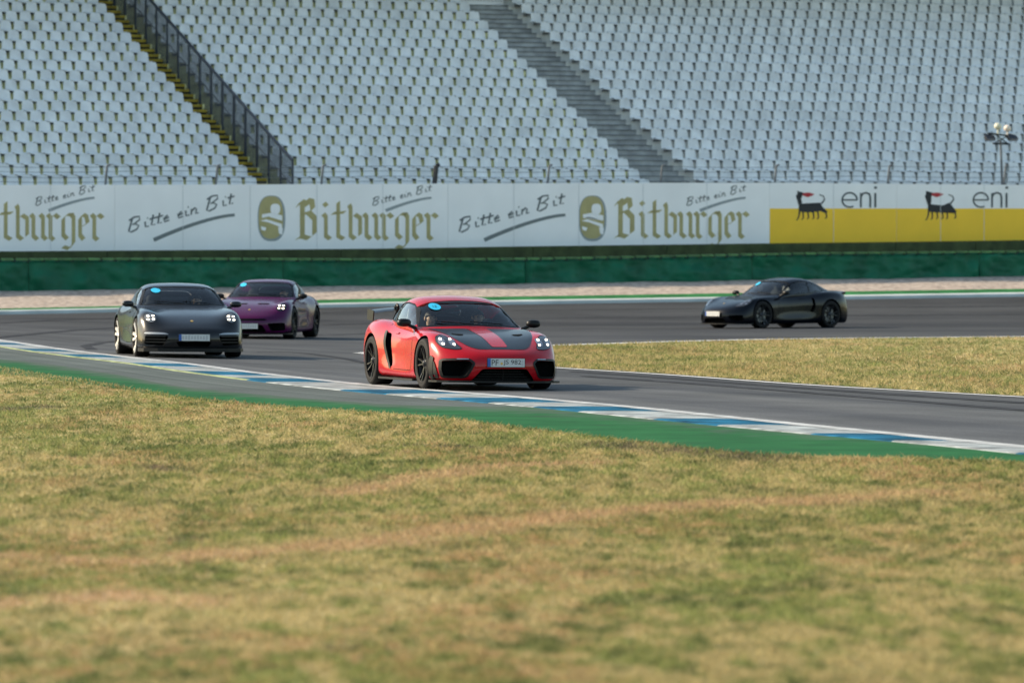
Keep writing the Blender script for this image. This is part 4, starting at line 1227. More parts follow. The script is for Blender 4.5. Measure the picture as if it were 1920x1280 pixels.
# front and rear ends of the rails: T0 T1 T2 T3 S1 S2 S3 B3 B2 B1 B0
SHAPE = {
 'mid': dict(
  xf=[2.07, 2.05, 1.98, 1.86, 1.84, 1.86, 1.86, 1.85, 2.03, 2.12, 2.14], xr=[-2.2, -2.19, -2.14, -2.02, -1.97, -1.99, -1.99, -1.97, -2.12, -2.17, -2.17],
  T0=[(-2.2, .86), (-2.0, .93), (-1.5, .93), (-.6, .90), (.6, .915), (.8, .895), (1.1, .845), (1.4, .79), (1.6, .745), (1.85, .665), (2.1, .575)],
  T2=[(-2.2, .84), (-2.0, .92), (-1.5, .94), (-.6, .90), (.6, .90), (.9, .865), (1.24, .82), (1.5, .775), (1.7, .72), (1.9, .655), (2.1, .565)], y2=[(-2.2, .5), (-1.5, .56), (.6, .60), (1.24, .56), (1.7, .545), (2.1, .55)],
  T3=[(-2.2, .80), (-2.0, .91), (-1.72, .945), (-1.5, .965), (-1.24, .97), (-.98, .955), (-.6, .915), (-.2, .895), (.2, .89), (.6, .895), (.9, .90), (1.24, .89), (1.5, .85), (1.7, .785), (1.9, .69), (2.1, .57)],
  y3=[(-2.2, .66), (-2.0, .73), (-1.72, .775), (-1.24, .80), (-.6, .75), (.2, .745), (.6, .755), (.9, .775), (1.24, .785), (1.5, .775), (1.7, .755), (1.9, .735), (2.1, .70)],
  S1z=[(-2.2, .66), (-1.72, .78), (-1.24, .80), (-.6, .75), (.2, .73), (.6, .74), (.9, .76), (1.24, .74), (1.5, .68), (1.7, .62), (2.1, .47)],
  S1y=[(-2.2, .77), (-2.0, .84), (-1.72, .90), (-1.24, .935), (-.98, .925), (-.6, .875), (-.2, .86), (.2, .855), (.6, .865), (.9, .90), (1.24, .915), (1.5, .905), (1.7, .875), (2.1, .80)],
  S2z=[(-2.2, .45), (2.1, .33)], S2y=[(-2.2, .79), (-1.72, .90), (-1.24, .935), (-.98, .925), (-.6, .85), (-.2, .835), (.2, .835), (.6, .85), (.9, .90), (1.24, .92), (1.5, .915), (1.7, .89), (2.1, .815)],
  S3z=[(-2.2, .24), (2.1, .20)], S3y=[(-2.2, .78), (-1.72, .89), (-1.24, .91), (-.6, .895), (.6, .895), (1.24, .91), (1.5, .91), (1.7, .89), (2.1, .815)],
  caps_f=[[(2.185, 0, .485), (2.17, .30, .485), (2.06, .58, .48)], [(2.21, 0, .34), (2.195, .30, .34), (2.085, .58, .335)], [(2.19, 0, .2), (2.175, .30, .2), (2.065, .58, .2)]],
  # cabin rails: list of stations for centre, quarter, roof edge, belt, base
  C0=[(.87, .82), (.73, .91), (.42, 1.06), (.13, 1.19), (-.15, 1.25), (-.45, 1.268), (-.8, 1.245), (-1.15, 1.165), (-1.5, 1.055), (-1.85, .95), (-2.02, .88)],
  C1=[(.84, .82), (.70, .908), (.39, 1.055), (.11, 1.18), (-.17, 1.238), (-.45, 1.256), (-.8, 1.232), (-1.15, 1.15), (-1.5, 1.04), (-1.85, .94), (-2.02, .87)],
  C2=[(.70, .735, .78), (.57, .705, .875), (.30, .625, 1.02), (.03, .56, 1.145), (-.2, .545, 1.195), (-.45, .54, 1.212), (-.8, .53, 1.185), (-1.12, .50, 1.10), (-1.45, .46, .995), (-1.78, .43, .90), (-1.95, .42, .83)],
  C3=[(.68, .755, .76), (.53, .745, .83), (.27, .735, .88), (.0, .73, .895), (-.2, .73, .90), (-.45, .725, .90), (-.8, .69, .91), (-1.1, .63, .91), (-1.4, .57, .89), (-1.7, .51, .84), (-1.9, .48, .80)],
  wind=[(.735, .905), (.680, 1.02), (.615, 1.135), (.580, 1.18), (.32, 1.20), (0, 1.205)], wbase=[(0, .925), (.35, .918), (.65, .905)],
  side=[(.47, .915), (.10, 1.105), (-.12, 1.160), (-.45, 1.178), (-.80, 1.155), (-1.10, 1.06), (-1.22, .985), (-1.15, .945), (-.4, .925)], bpil=-.60, wb=2.484, roofz=1.268),
 'rear': dict(
  xf=[2.02, 2.00, 1.94, 1.84, 1.82, 1.84, 1.84, 1.83, 1.99, 2.07, 2.09], xr=[-2.25, -2.24, -2.18, -2.04, -1.99, -2.01, -2.01, -1.99, -2.14, -2.2, -2.2],
  T0=[(-2.2, .78), (-2.0, .88), (-1.5, .95), (-.6, .92), (.6, .935), (.8, .915), (1.1, .855), (1.4, .79), (1.6, .735), (1.85, .645), (2.1, .545)],
  T2=[(-2.2, .76), (-2.0, .86), (-1.5, .93), (-.6, .90), (.6, .92), (.9, .87), (1.24, .81), (1.5, .755), (1.7, .70), (1.9, .63), (2.1, .535)], y2=[(-2.2, .5), (-1.5, .56), (.6, .58), (1.24, .53), (1.7, .50), (2.1, .52)],
  T3=[(-2.2, .76), (-2.0, .86), (-1.72, .91), (-1.5, .945), (-1.24, .955), (-.98, .95), (-.6, .92), (-.2, .905), (.2, .905), (.6, .915), (.9, .925), (1.24, .915), (1.5, .88), (1.7, .82), (1.9, .715), (2.1, .56)],
  y3=[(-2.2, .66), (-2.0, .73), (-1.72, .775), (-1.24, .80), (-.6, .76), (.2, .745), (.6, .75), (.9, .755), (1.24, .755), (1.5, .745), (1.7, .73), (1.9, .715), (2.1, .69)],
  S1z=[(-2.2, .62), (-1.72, .72), (-1.24, .74), (-.6, .73), (.2, .73), (.6, .74), (.9, .76), (1.24, .74), (1.5, .70), (1.7, .65), (2.1, .47)],
  S1y=[(-2.2, .77), (-2.0, .85), (-1.72, .92), (-1.24, .95), (-.98, .94), (-.6, .875), (-.2, .86), (.2, .855), (.6, .865), (.9, .895), (1.24, .91), (1.5, .90), (1.7, .87), (2.1, .80)],
  S2z=[(-2.2, .45), (2.1, .33)], S2y=[(-2.2, .79), (-1.72, .92), (-1.24, .95), (-.98, .94), (-.6, .86), (-.2, .845), (.2, .845), (.6, .855), (.9, .90), (1.24, .915), (1.5, .91), (1.7, .885), (2.1, .815)],
  S3z=[(-2.2, .24), (2.1, .20)], S3y=[(-2.2, .78), (-1.72, .90), (-1.24, .92), (-.6, .89), (.6, .89), (1.24, .90), (1.5, .905), (1.7, .885), (2.1, .815)],
  caps_f=[[(2.13, 0, .48), (2.12, .30, .48), (2.02, .58, .48)], [(2.16, 0, .34), (2.15, .30, .34), (2.05, .58, .335)], [(2.14, 0, .2), (2.13, .30, .2), (2.03, .58, .2)]],
  C0=[(.90, .84), (.77, .93), (.47, 1.085), (.19, 1.225), (-.10, 1.285), (-.40, 1.30), (-.8, 1.27), (-1.2, 1.18), (-1.6, 1.04), (-1.9, .91), (-2.05, .82)],
  C1=[(.87, .84), (.74, .925), (.44, 1.08), (.17, 1.215), (-.12, 1.272), (-.40, 1.288), (-.8, 1.257), (-1.2, 1.165), (-1.6, 1.025), (-1.9, .90), (-2.05, .81)],
  C2=[(.72, .735, .80), (.60, .715, .895), (.33, .64, 1.05), (.07, .575, 1.18), (-.16, .56, 1.232), (-.40, .555, 1.248), (-.8, .545, 1.215), (-1.17, .52, 1.115), (-1.55, .50, .975), (-1.82, .48, .86), (-1.95, .47, .79)],
  C3=[(.70, .76, .78), (.56, .75, .85), (.30, .74, .90), (.03, .735, .915), (-.16, .735, .92), (-.40, .735, .92), (-.8, .72, .93), (-1.15, .69, .92), (-1.5, .64, .88), (-1.78, .58, .80), (-1.9, .55, .76)],
  wind=[(.735, .925), (.685, 1.04), (.625, 1.16), (.59, 1.21), (.32, 1.232), (0, 1.237)], wbase=[(0, .945), (.35, .938), (.65, .925)],
  side=[(.50, .935), (.13, 1.13), (-.08, 1.19), (-.40, 1.212), (-.85, 1.18), (-1.20, 1.085), (-1.42, .985), (-1.30, .955), (-.4, .945)], bpil=-.66, wb=2.45, roofz=1.30),
}
def body_mesh(sh):
    S = SHAPE[sh]; N = len(STN)
    rails = []
    for r in range(11):
        L = []
        for s in STN:
            x = s
            if s > 1.5: x = 1.5 + (s - 1.5) * (S['xf'][r] - 1.5) / 0.6
            if s < -1.5: x = -1.5 + (s + 1.5) * (S['xr'][r] + 1.5) / -0.7
            if r == 0: y, z = 0, ti(S['T0'], s)
            elif r == 1: y, z = 0.30, ti(S['T0'], s) * 0.55 + ti(S['T2'], s) * 0.45 + 0.006
            elif r == 2: y, z = ti(S['y2'], s), ti(S['T2'], s)
            elif r == 3: y, z = ti(S['y3'], s), ti(S['T3'], s)
            elif r == 4: y, z = ti(S['S1y'], s), ti(S['S1z'], s)
            elif r == 5: y, z = ti(S['S2y'], s), ti(S['S2z'], s)
            elif r == 6: y, z = ti(S['S3y'], s), ti(S['S3z'], s)
            elif r == 7: y, z = ti(S['S3y'], s) - 0.05, 0.125
            elif r == 8: y, z = 0.58, 0.12
            elif r == 9: y, z = 0.30, 0.12
            else: y, z = 0, 0.12
            L.append(Vector((x, y, z)))
        rails.append(L)
    V = []; ring = []
    for i in range(N):
        row = []
        for r in range(11): row.append(len(V)); V.append(rails[r][i])
        for r in range(9, 0, -1): row.append(len(V)); p = rails[r][i]; V.append(Vector((p.x, -p.y, p.z)))
        ring.append(row)
    F = []
    for i in range(N - 1):
        for k in range(20):
            F.append((ring[i][k], ring[i][(k + 1) % 20], ring[i + 1][(k + 1) % 20], ring[i + 1][k]))
    def cap(i, pts):
        R = ring[i]
        # columns -3..3, rows T,S1,S2,S3,B ; ring order T0 T1 T2 T3 S1 S2 S3 B3 B2 B1 B0 then mirrored
        def rg(c, row):
            left = c >= 0; c = abs(c)
            if row == 0: k = c
            elif row == 4: k = 10 - c
            else: k = 3 + row          # column 3
            return R[k] if left or k in (0, 10) else R[20 - k]
        G_ = {}
        for row in range(5):
            for c in range(-3, 4):
                if row in (0, 4) or abs(c) == 3: G_[(c, row)] = rg(c, row)
                else:
                    p = pts[row - 1][abs(c)]
                    G_[(c, row)] = len(V); V.append(Vector((p[0], p[1] * (1 if c >= 0 else -1), p[2])))
        for row in range(4):
            for c in range(-3, 3):
                F.append((G_[(c, row)], G_[(c + 1, row)], G_[(c + 1, row + 1)], G_[(c, row + 1)]))
    cap(N - 1, S['caps_f'])
    cap(0, [[(-2.26, 0, .66), (-2.25, .3, .66), (-2.17, .56, .65)], [(-2.29, 0, .45), (-2.28, .3, .45), (-2.2, .57, .45)], [(-2.26, 0, .25), (-2.25, .3, .25), (-2.17, .57, .25)]])
    return remap(subdivide(fixn(mesh_of(V, F)), 2))
def cabin_mesh(sh, inset=0.0):
    S = SHAPE[sh]
    N = len(S['C0']); V = []; ring = []
    for i in range(N):
        c0 = Vector((S['C0'][i][0], 0, S['C0'][i][1])); c1 = Vector((S['C1'][i][0], .30, S['C1'][i][1]))
        c2 = Vector(S['C2'][i]); c3 = Vector(S['C3'][i])
        c2.y *= float(np.interp(c2.x, [-1.6, -.8, .1, .7], [1.04, 1.12, 1.17, 1.12])); c2.z += float(np.interp(c2.x, [-1.4, -.8, 0, .25, .6], [0, .022, .024, .012, 0])); c3.y *= float(np.interp(c3.x, [-1.4, -.8], [1.02, 1.075]))
        c4 = Vector((c3.x, c3.y - 0.005, c3.z - (.10 if inset == 0 else .35))); c5 = Vector((c0.x - .02, 0, c4.z))
        c6 = Vector((c1.x - .02, .3, c4.z))
        if inset:
            kx = 1 if i == 0 else (-1 if i == N - 1 else 0)
            dz = inset * 0.95
            c0 = c0 + Vector((-kx * inset, 0, -dz)); c1 = c1 + Vector((-kx * inset, -inset * .3, -dz))
            c2 = c2 + Vector((-kx * inset, -inset * .95, -dz * .75)); c3 = c3 + Vector((-kx * inset, -inset, 0)); c4 = c4 + Vector((-kx * inset, -inset, 0))
        pts = [c0, c1, c2, c3, c4, c6, c5]
        row = []
        for p in pts: row.append(len(V)); V.append(p)
        for p in (c6, c4, c3, c2, c1): row.append(len(V)); V.append(Vector((p.x, -p.y, p.z)))
        ring.append(row)
    F = []
    for i in range(N - 1):
        for k in range(12): F.append((ring[i][k], ring[i][(k + 1) % 12], ring[i + 1][(k + 1) % 12], ring[i + 1][k]))
    for R in (ring[0], ring[-1]):
        # ring order: c0 c1 c2 c3 c4 c6 c5 -c6 -c4 -c3 -c2 -c1
        F += [(R[0], R[1], R[5], R[6]), (R[1], R[2], R[4], R[5]), (R[2], R[3], R[4]), (R[0], R[11], R[7], R[6]), (R[11], R[10], R[8], R[7]), (R[10], R[9], R[8])]
    return remap(subdivide(fixn(mesh_of(V, F)), 2))
def bvh_of(me):
    return BVHTree.FromPolygons([v.co.copy() for v in me.vertices], [tuple(p.vertices) for p in me.polygons])

def paint(name, c, metal=0.0, rough=0.35, ct=0.6):
    m = mat(name, c, rough, metal, coat=ct, spec=0.12)
    return m
def glass(name, tint, refl=1.0):
    if name in MATS: return MATS[name]
    m = bpy.data.materials.new(name); m.use_nodes = True; t = m.node_tree; t.nodes.clear()
    o = t.nodes.new('ShaderNodeOutputMaterial'); tr = t.nodes.new('ShaderNodeBsdfTransparent'); gl = t.nodes.new('ShaderNodeBsdfGlossy')
    tr.inputs[0].default_value = tuple(tint) + (1,); gl.inputs['Roughness'].default_value = 0.02; gl.inputs[0].default_value = (1, 1, 1, 1)
    fr = t.nodes.new('ShaderNodeFresnel'); fr.inputs[0].default_value = 1.5
    mu = t.nodes.new('ShaderNodeMath'); mu.operation = 'MULTIPLY'; mu.inputs[1].default_value = refl
    t.links.new(fr.outputs[0], mu.inputs[0])
    mx = t.nodes.new('ShaderNodeMixShader'); t.links.new(mu.outputs[0], mx.inputs[0]); t.links.new(tr.outputs[0], mx.inputs[1]); t.links.new(gl.outputs[0], mx.inputs[2])
    t.links.new(mx.outputs[0], o.inputs[0]); MATS[name] = m
    return m
M_RUB = mat('tyre_rubber', (0.006, 0.006, 0.0065), 0.75, spec=0.25)
M_PLB = mat('black_plastic', (0.004, 0.0045, 0.005), 0.45, spec=0.25)
M_CAV = mat('dark_cavity', (0.002, 0.0025, 0.003), 0.9, spec=0.1)
M_CARB = mat('carbon_panel', (0.003, 0.005, 0.007), 0.35, coat=0.25, spec=0.25)
M_DISC = mat('brake_disc', (0.25, 0.25, 0.25), 0.4, metal=0.9)
M_GLS = glass('screen_glass', (0.82, 0.90, 0.92), 0.85)
M_GLS2 = glass('side_glass', (0.72, 0.80, 0.80), 1.3)
M_LENS = mat('lamp_lens', (0.02, 0.022, 0.026), 0.08, coat=1.0)
M_CHR = mat('lamp_reflector', (0.35, 0.37, 0.40), 0.25, metal=0.8)
M_LED = mat('lit_led', (1, 1, 1), 0.5, emit=(1.0, 0.82, 0.58), estr=4.5)
M_INT = mat('cabin_trim', (0.010, 0.011, 0.013), 0.8, spec=0.2)
M_STK = mat('blue_sticker', (0.02, 0.42, 0.68), 0.5)
M_PLATE = mat('plate_white', (0.55, 0.56, 0.55), 0.45)
M_PBLUE = mat('plate_blue', (0.02, 0.09, 0.33), 0.5)
M_TXT = mat('plate_black', (0.01, 0.01, 0.01), 0.5)
M_GOLDM = mat('gold_badge', (0.62, 0.40, 0.10), 0.4, metal=0.6)

def lathe_y(prof, n=48):
    """profile of (radius, y) revolved round the Y axis"""
    V = []; F = []
    for r, y in prof:
        for i in range(n): V.append((r * math.cos(6.28318 * i / n), y, r * math.sin(6.28318 * i / n)))
    for k in range(len(prof) - 1):
        for i in range(n): F.append((k * n + i, k * n + (i + 1) % n, (k + 1) * n + (i + 1) % n, (k + 1) * n + i))
    return V, F
def wheel(parent, x, side, width, m_rim, spokes, wide=1.0, flush=0.0, R=0.338, rr=0.262, ytop=.885, steer=0.0, red=False):
    """outer face towards +y before mirroring"""
    w = width
    prof = [(rr - .006, 0), (rr + .004, -.004), (rr + .03, .002), (R - .03, .0), (R - .010, -.012), (R, -.035), (R, -w + .035), (R - .012, -w + .01), (rr, -w), (rr - .02, -w + .02), (rr - .02, -.01), (rr - .006, 0)]
    mb = MB(); V, F = lathe_y(prof); mb.add(V, F)
    t = mb.build('wheel', M_RUB, parent, 50)
    t.location = (x, side * ytop, R); t.rotation_euler = (0, 0, (math.pi if side < 0 else 0) + steer)
    rot0 = random.random() * 1.2
    mb = MB()
    V, F = lathe_y([(rr + .003, -.004), (rr - .006, -.002), (rr - .016, -.02), (rr - .03, -.08), (rr - .04, -w * .8)]); mb.add(V, F)
    V, F = lathe_y([(.0, -.018), (.028, -.018), (.036, -.024), (.048, -.042), (.062, -.055), (.062, -.09), (.0, -.09)], 24); mb.add(V, F)
    for k in range(spokes):
        base = rot0 + 6.28318 * k / spokes
        for dv in (-.16, .16):
            a0 = base + dv * 0.55; a1 = base + dv * 1.25
            p0 = Vector((math.cos(a0) * .05, -.045, math.sin(a0) * .05)); p1 = Vector((math.cos(a1) * (rr - .012), -.016, math.sin(a1) * (rr - .012)))
            pm = (p0 + p1) / 2 + Vector((0, -.006, 0))
            for q0, q1, w0, w1 in ((p0, pm, .030 * wide, .024 * wide), (pm, p1, .024 * wide, .030 * wide)):
                q0 = q0 + Vector((0, flush, 0)); q1 = q1 + Vector((0, flush, 0))
                d = (q1 - q0).normalized(); s = d.cross(Vector((0, 1, 0))).normalized()
                V = []
                for q, ww in ((q0, w0), (q1, w1)):
                    V += [q + s * ww / 2 * .6, q - s * ww / 2 * .6, q - s * ww / 2 - Vector((0, .03, 0)), q + s * ww / 2 - Vector((0, .03, 0))]
                mb.add(V, [(0, 1, 5, 4), (1, 2, 6, 5), (2, 3, 7, 6), (3, 0, 4, 7), (0, 3, 2, 1), (4, 5, 6, 7)])
    o = mb.build('rim', m_rim, t, 35)
    mb = MB(); V, F = lathe_y([(.05, -.10), (.185, -.10), (.185, -.13), (.05, -.13), (.05, -.10)], 36); mb.add(V, F)
    o = mb.build('brake_disc', M_DISC, t, 30)
    mb = MB()
    for i in range(6):
        a = -0.5 + i * 0.2 + (math.pi / 2 if True else 0)
        mb.box((math.cos(a) * .165, -.11, math.sin(a) * .165), (.05, .07, .05))
    mb.build('brake_caliper', mat('caliper_red' if red else 'caliper_grey', (0.35, 0.02, 0.02) if red else (0.1, 0.1, 0.1), 0.5), t)
    return t
def blob(mb, c, r, n=12, m=8, rot=None, mi=0, e=1.0):
    V = []; F = []
    for i in range(m + 1):
        a = math.pi * i / m
        for k in range(n):
            b = 6.28318 * k / n
            sg = lambda v, e: math.copysign(abs(v) ** e, v)
            v = Vector((sg(math.sin(a) * math.cos(b), e) * r[0], sg(math.sin(a) * math.sin(b), e) * r[1], sg(math.cos(a), e) * r[2]))
            if rot: v = rot @ v
            V.append(Vector(c) + v)
    for i in range(m):
        for k in range(n): F.append((i * n + k, (i + 1) * n + k, (i + 1) * n + (k + 1) % n, i * n + (k + 1) % n))
    mb.add(V, F, mi)
def text_mesh(s, size=1.0):
    cu = bpy.data.curves.new('t', 'FONT'); cu.body = s; cu.size = size; cu.fill_mode = 'FRONT'; cu.resolution_u = 4
    o = bpy.data.objects.new('t', cu); COL.objects.link(o)
    me = evaluated(o); bpy.data.objects.remove(o)
    return me
def text_part(name, s, parent, m, origin, ex, ez, width, height):
    """flat lettering fitted in a width x height box; ex reading direction, ez up"""
    me = text_mesh(s)
    xs = [v.co.x for v in me.vertices]; ys = [v.co.y for v in me.vertices]
    x0, x1, y0, y1 = min(xs), max(xs), min(ys), max(ys)
    for v in me.vertices:
        v.co = Vector(origin) + Vector(ex) * ((v.co.x - x0) / (x1 - x0) - .5) * width + Vector(ez) * ((v.co.y - y0) / (y1 - y0) - .5) * height
    me.materials.clear()
    return link_mesh(name, me, parent, [m])

def make_car(sh, name, label, loc, heading, P):
    """heading: world angle of the car's nose direction"""
    S = SHAPE[sh]; CUR[0] = sh
    root = empty(name, loc, (P.get('roll', 0.0), 0, heading))
    root.rotation_mode = 'XYZ'
    hb = S['wb'] / 2
    root.scale = (1, P.get('sc', 1), P.get('sz', 1))
    bme = body_mesh(sh); bvh = bvh_of(bme)
    pm = P['paint']
    bme.materials.append(pm)
    cut = []
    for sx, r in ((hb, .372), (-hb, .378)):
        for sy in (1, -1):
            a, b = (0.56, 1.2) if sy > 0 else (-1.2, -0.56)
            cut.append(cyl(sx, .345, r, a, b, M_CAV))
    cut.append(prism([(-.86, -.70), (.60, -.70), (.60, .70), (-.86, .70)], 'z', .24, 1.2, M_INT))
    FI = P['intakes']
    for ol, depth in FI:
        cut.append(prism(ol, 'x', depth, 3.0, M_CAV)); 
        if max(p[0] for p in ol) * min(p[0] for p in ol) > 0: cut.append(prism(mirror2(ol), 'x', depth, 3.0, M_CAV))
    if P.get('side_intake'):
        ol = P['side_intake']
        cut.append(prism(ol, 'y', .735, 1.2, M_CAV)); cut.append(prism(ol, 'y', -1.2, -.735, M_CAV))
    bme = carve(bme, cut)
    body = link_mesh('body', bme, root, [], 32)
    # cabin shell with openings
    cme = cabin_mesh(sh); cb = bvh_of(cme)
    cme.materials.append(P.get('roof', pm))
    ime = cabin_mesh(sh, 0.045); ime.materials.append(M_INT)
    wind = S['wind']; wb_ = S['wbase']
    wl = [p for p in wb_[::-1]][::-1]
    wo = [(0, wb_[0][1])] + wb_[1:] + wind[:-1] + [wind[-1]]
    wfull = wo + [(-p[0], p[1]) for p in wo[-2:0:-1]]
    side = rounded(S['side'], 3, 0.2)
    rear = rounded([(-.44, .985), (.44, .985), (.42, 1.06), (.30, 1.15), (-.30, 1.15), (-.42, 1.06)], 3, .25)
    cutters = [ime, prism(wfull, 'x', .02, 1.6, P.get('roof', pm)), prism(side, 'y', .35, 1.2, M_PLB), prism(side, 'y', -1.2, -.35, M_PLB), prism(rear, 'x', -2.5, -.95, M_PLB)]
    cme = carve(cme, cutters)
    link_mesh('roof', cme, root, [], 32)
    ws = patch('windshield', [wfull], 'front', cb, -0.008, M_GLS, root, .08)
    # dark ceramic border of the glass
    patch('screen_border', strokes([(p[0] * .985, p[1] + (0.008 if p[1] < .97 else -0.008)) for p in wfull], .030, True), 'front', cb, -0.004, M_PLB, ws, .2)
    for v in ('left', 'right'):
        sw = patch('side_window', [side], v, cb, -0.010, M_GLS2, root, .10)
        patch('window_frame', strokes(side, .022, True) + strokes([(S['bpil'], .93), (S['bpil'] - .03, S['roofz'] - .11)], .05), v, cb, -0.004, M_PLB, sw, .2)
    patch('rear_window', [rear], 'rear', cb, -0.008, M_GLS2, root, .1)
    # door seams
    for v in ('left', 'right'):
        patch('door_seam', strokes([(.62, .86), (.66, .60), (.66, .26)], .009) + strokes([(.66, .26), (-.20, .26)], .009) + strokes([(-.66, .82), (-.70, .90)], .009), v, bvh, .0025, M_CAV, root, .1)
        hd = patch('door_handle', [rounded([(-.34, .775), (-.14, .775), (-.14, .805), (-.34, .805)], 3, .3)], v, bvh, .012, pm if v == 'left' else pm, root, .1)
    # wheels
    for sx, wd, yt in ((hb, .245, .895), (-hb, .295, .915)):
        for sy in (1, -1):
            wheel(root, sx, sy, wd, P['rim'], P.get('spokes', 5), P.get('wide', 1.0), P.get('flush', 0.0), rr=P.get('rr', .262), ytop=yt, steer=P.get('steer', 0) if sx > 0 else 0, red=P.get('redcal', False))
    # headlights
    for sy in (1, -1):
        ol = P['lamp'] if sy > 0 else mirror2(P['lamp'])
        h = patch('headlight', [ol], 'front', bvh, .004, P.get('lens', M_LENS), root, .03)
        patch('lamp_rim', strokes(ol, .010, True), 'front', bvh, .0045, M_PLB, h, .1)
        if P.get('chrome'):
            patch('reflector', [ellipse(sy * c[0], c[1], c[2], c[3]) for c in P['chrome']], 'front', bvh, .0055, M_CHR, h, .03)
        if P.get('leds'):
            patch('led', [ellipse(sy * c[0], c[1], c[2], c[3], 14) for c in P['leds']], 'front', bvh, .008, P.get('ledm', M_LED), h, .03)
    # mirrors
    for sy in (1, -1):
        mb = MB()
        mz = zm(.5, .945) + .012
        blob(mb, (.47, sy * .925, mz), (.070, .100, .056), 16, 10, Matrix.Rotation(sy * -.15, 3, 'Z'), 0, .8)
        mb.tube((.50, sy * .76, mz - .075), (.48, sy * .88, mz - .025), .028, 8, 0, .02)
        mr = mb.build('mirror', P.get('mirror', M_PLB), root, 60)
        mb = MB(); mb.add([(.402, sy * .925 + .072 * math.cos(q), mz + .036 * math.sin(q)) for q in [6.28318 * i / 16 for i in range(16)]], [tuple(range(16))]); mb.build('mirror_glass', M_CHR, mr)
    # number plate
    px_, pz = P['plate']; pz = zm(2, pz)
    mb = MB(); mb.box((px_, 0, pz), (.012, .52, .112), 0)
    np_ = mb.build('number_plate', M_PLATE, root)
    mb = MB(); mb.box((px_ + .0065, 0, pz), (.006, .535, .125), 0); o = mb.build('plate_frame', M_PLB, np_); o.location = (-.004, 0, 0)
    mb = MB(); mb.box((px_ + .0075, -.238, pz), (.003, .044, .108), 0); mb.build('country_strip', M_PBLUE, np_)
    ex = (0, 1, 0); ez = (0, 0, 1)
    if P.get('text'):
        text_part('lettering', 'PF', np_, M_TXT, (px_ + .0082, -.155, pz), ex, ez, .095, .078)
        text_part('lettering', 'JS 982', np_, M_TXT, (px_ + .0082, .085, pz), ex, ez, .245, .078)
        mb = MB(); V, F = [], []
        for (r, m_) in ((.017, 0),):
            cv = [(px_ + .0085, -.073 + .6 * r + r * math.cos(t), pz - .012 + r * math.sin(t)) for t in [6.28318 * i / 14 for i in range(14)]]
            mb.add(cv, [tuple(range(14))])
        mb.build('seal', M_GOLDM, np_)
        mb = MB()
        for i in range(4):
            mb.box((px_ + .0085, .228, pz + .032 - i * .021), (.002, .016, .008))
        mb.build('season_digits', mat('plate_faint', (.35, .36, .37), .5), np_)
    else:
        mb = MB()
        for i in range(9):
            mb.box((px_ + .0085, -.19 + i * .05, pz), (.002, .016, .05 + .012 * (i % 3)), 0)
        mb.build('worn_characters', mat('plate_faint', (.35, .36, .37), .5), np_)
    # sticker on the screen (passenger side, top)
    if P.get('sticker'):
        sy, sz = P['sticker']
        szm = zm(1.5, sz)
        st = patch('screen_sticker', [ellipse(sy, sz, .078, .036, 24)], 'front', cb, .003, M_STK, root, .05)
        if P.get('text'):
            h, nn, _, _ = cb.ray_cast(Vector((6, sy, szm)), Vector((-1, 0, 0)))
            up = nn.cross(Vector((0, 1, 0))); up = up if up.z > 0 else -up
            text_part('lettering', '12', st, M_TXT, h + nn * .007, (0, 1, 0), up, .055, .06)
    # interior: dashboard, two seats, steering wheel
    mb = MB(); blob(mb, (.50, 0, zm(.5, .80)), (.22, .64, .10), 16, 8, None, 0, .6); mb.build('dashboard', M_INT, root, 50)
    for sy in (1, -1):
        mb = MB()
        blob(mb, (-.42, sy * .36, .64), (.09, .22, .34), 14, 10, Matrix.Rotation(-.30, 3, 'Y'), 0, .6)
        blob(mb, (-.15, sy * .36, .34), (.28, .23, .09), 14, 8, None, 0, .6)
        blob(mb, (-.54, sy * .36, .97), (.06, .13, .11), 12, 8, Matrix.Rotation(-.25, 3, 'Y'), 0, .7)
        mb.build('seat', P.get('seatm', M_INT), root, 50)
    mb = MB(); n = 20
    ctr = Vector((.18, .36, zm(.3, .82))); tilt = Matrix.Rotation(-.45, 3, 'Y')
    ring_ = [ctr + tilt @ Vector((0, math.cos(6.28318 * i / n) * .175, math.sin(6.28318 * i / n) * .175)) for i in range(n)]
    for i in range(n): mb.tube(ring_[i], ring_[(i + 1) % n], .015, 6)
    for i in (0, 10, 15): mb.tube(ctr, ring_[i], .014, 5)
    mb.tube(ctr, ctr + Vector((.18, 0, -.06)), .03, 6)
    mb.build('steering_wheel', M_PLB, root, 60)
    # badge
    if P.get('badge'):
        bx = P['badge']
        patch('badge', [[(bx + .028, -.022), (bx + .028, .022), (bx - .012, .024), (bx - .034, 0), (bx - .012, -.024)]], 'top', bvh, .006, M_GOLDM, root, .1)
    # wipers
    mb = MB()
    for y0, y1 in ((.45, -.02), (-.02, -.48)):
        pts = []
        for k in range(7):
            y = lerp(y0, y1, k / 6); z = zm(1, S['wbase'][0][1] + .012 + .030 * (k / 6))
            h, nn, _, _ = cb.ray_cast(Vector((6, y, z)), Vector((-1, 0, 0)))
            if h: pts.append(h + nn * .012)
        for a, b in zip(pts[:-1], pts[1:]): mb.tube(a, b, .007, 5)
    mb.build('wiper', M_PLB, root)
    root['label'] = label; root['category'] = 'car'
    return root, bvh, cb

PLATE_ROOTS = {}
def ang(hx, hy): return math.atan2(hy, hx)
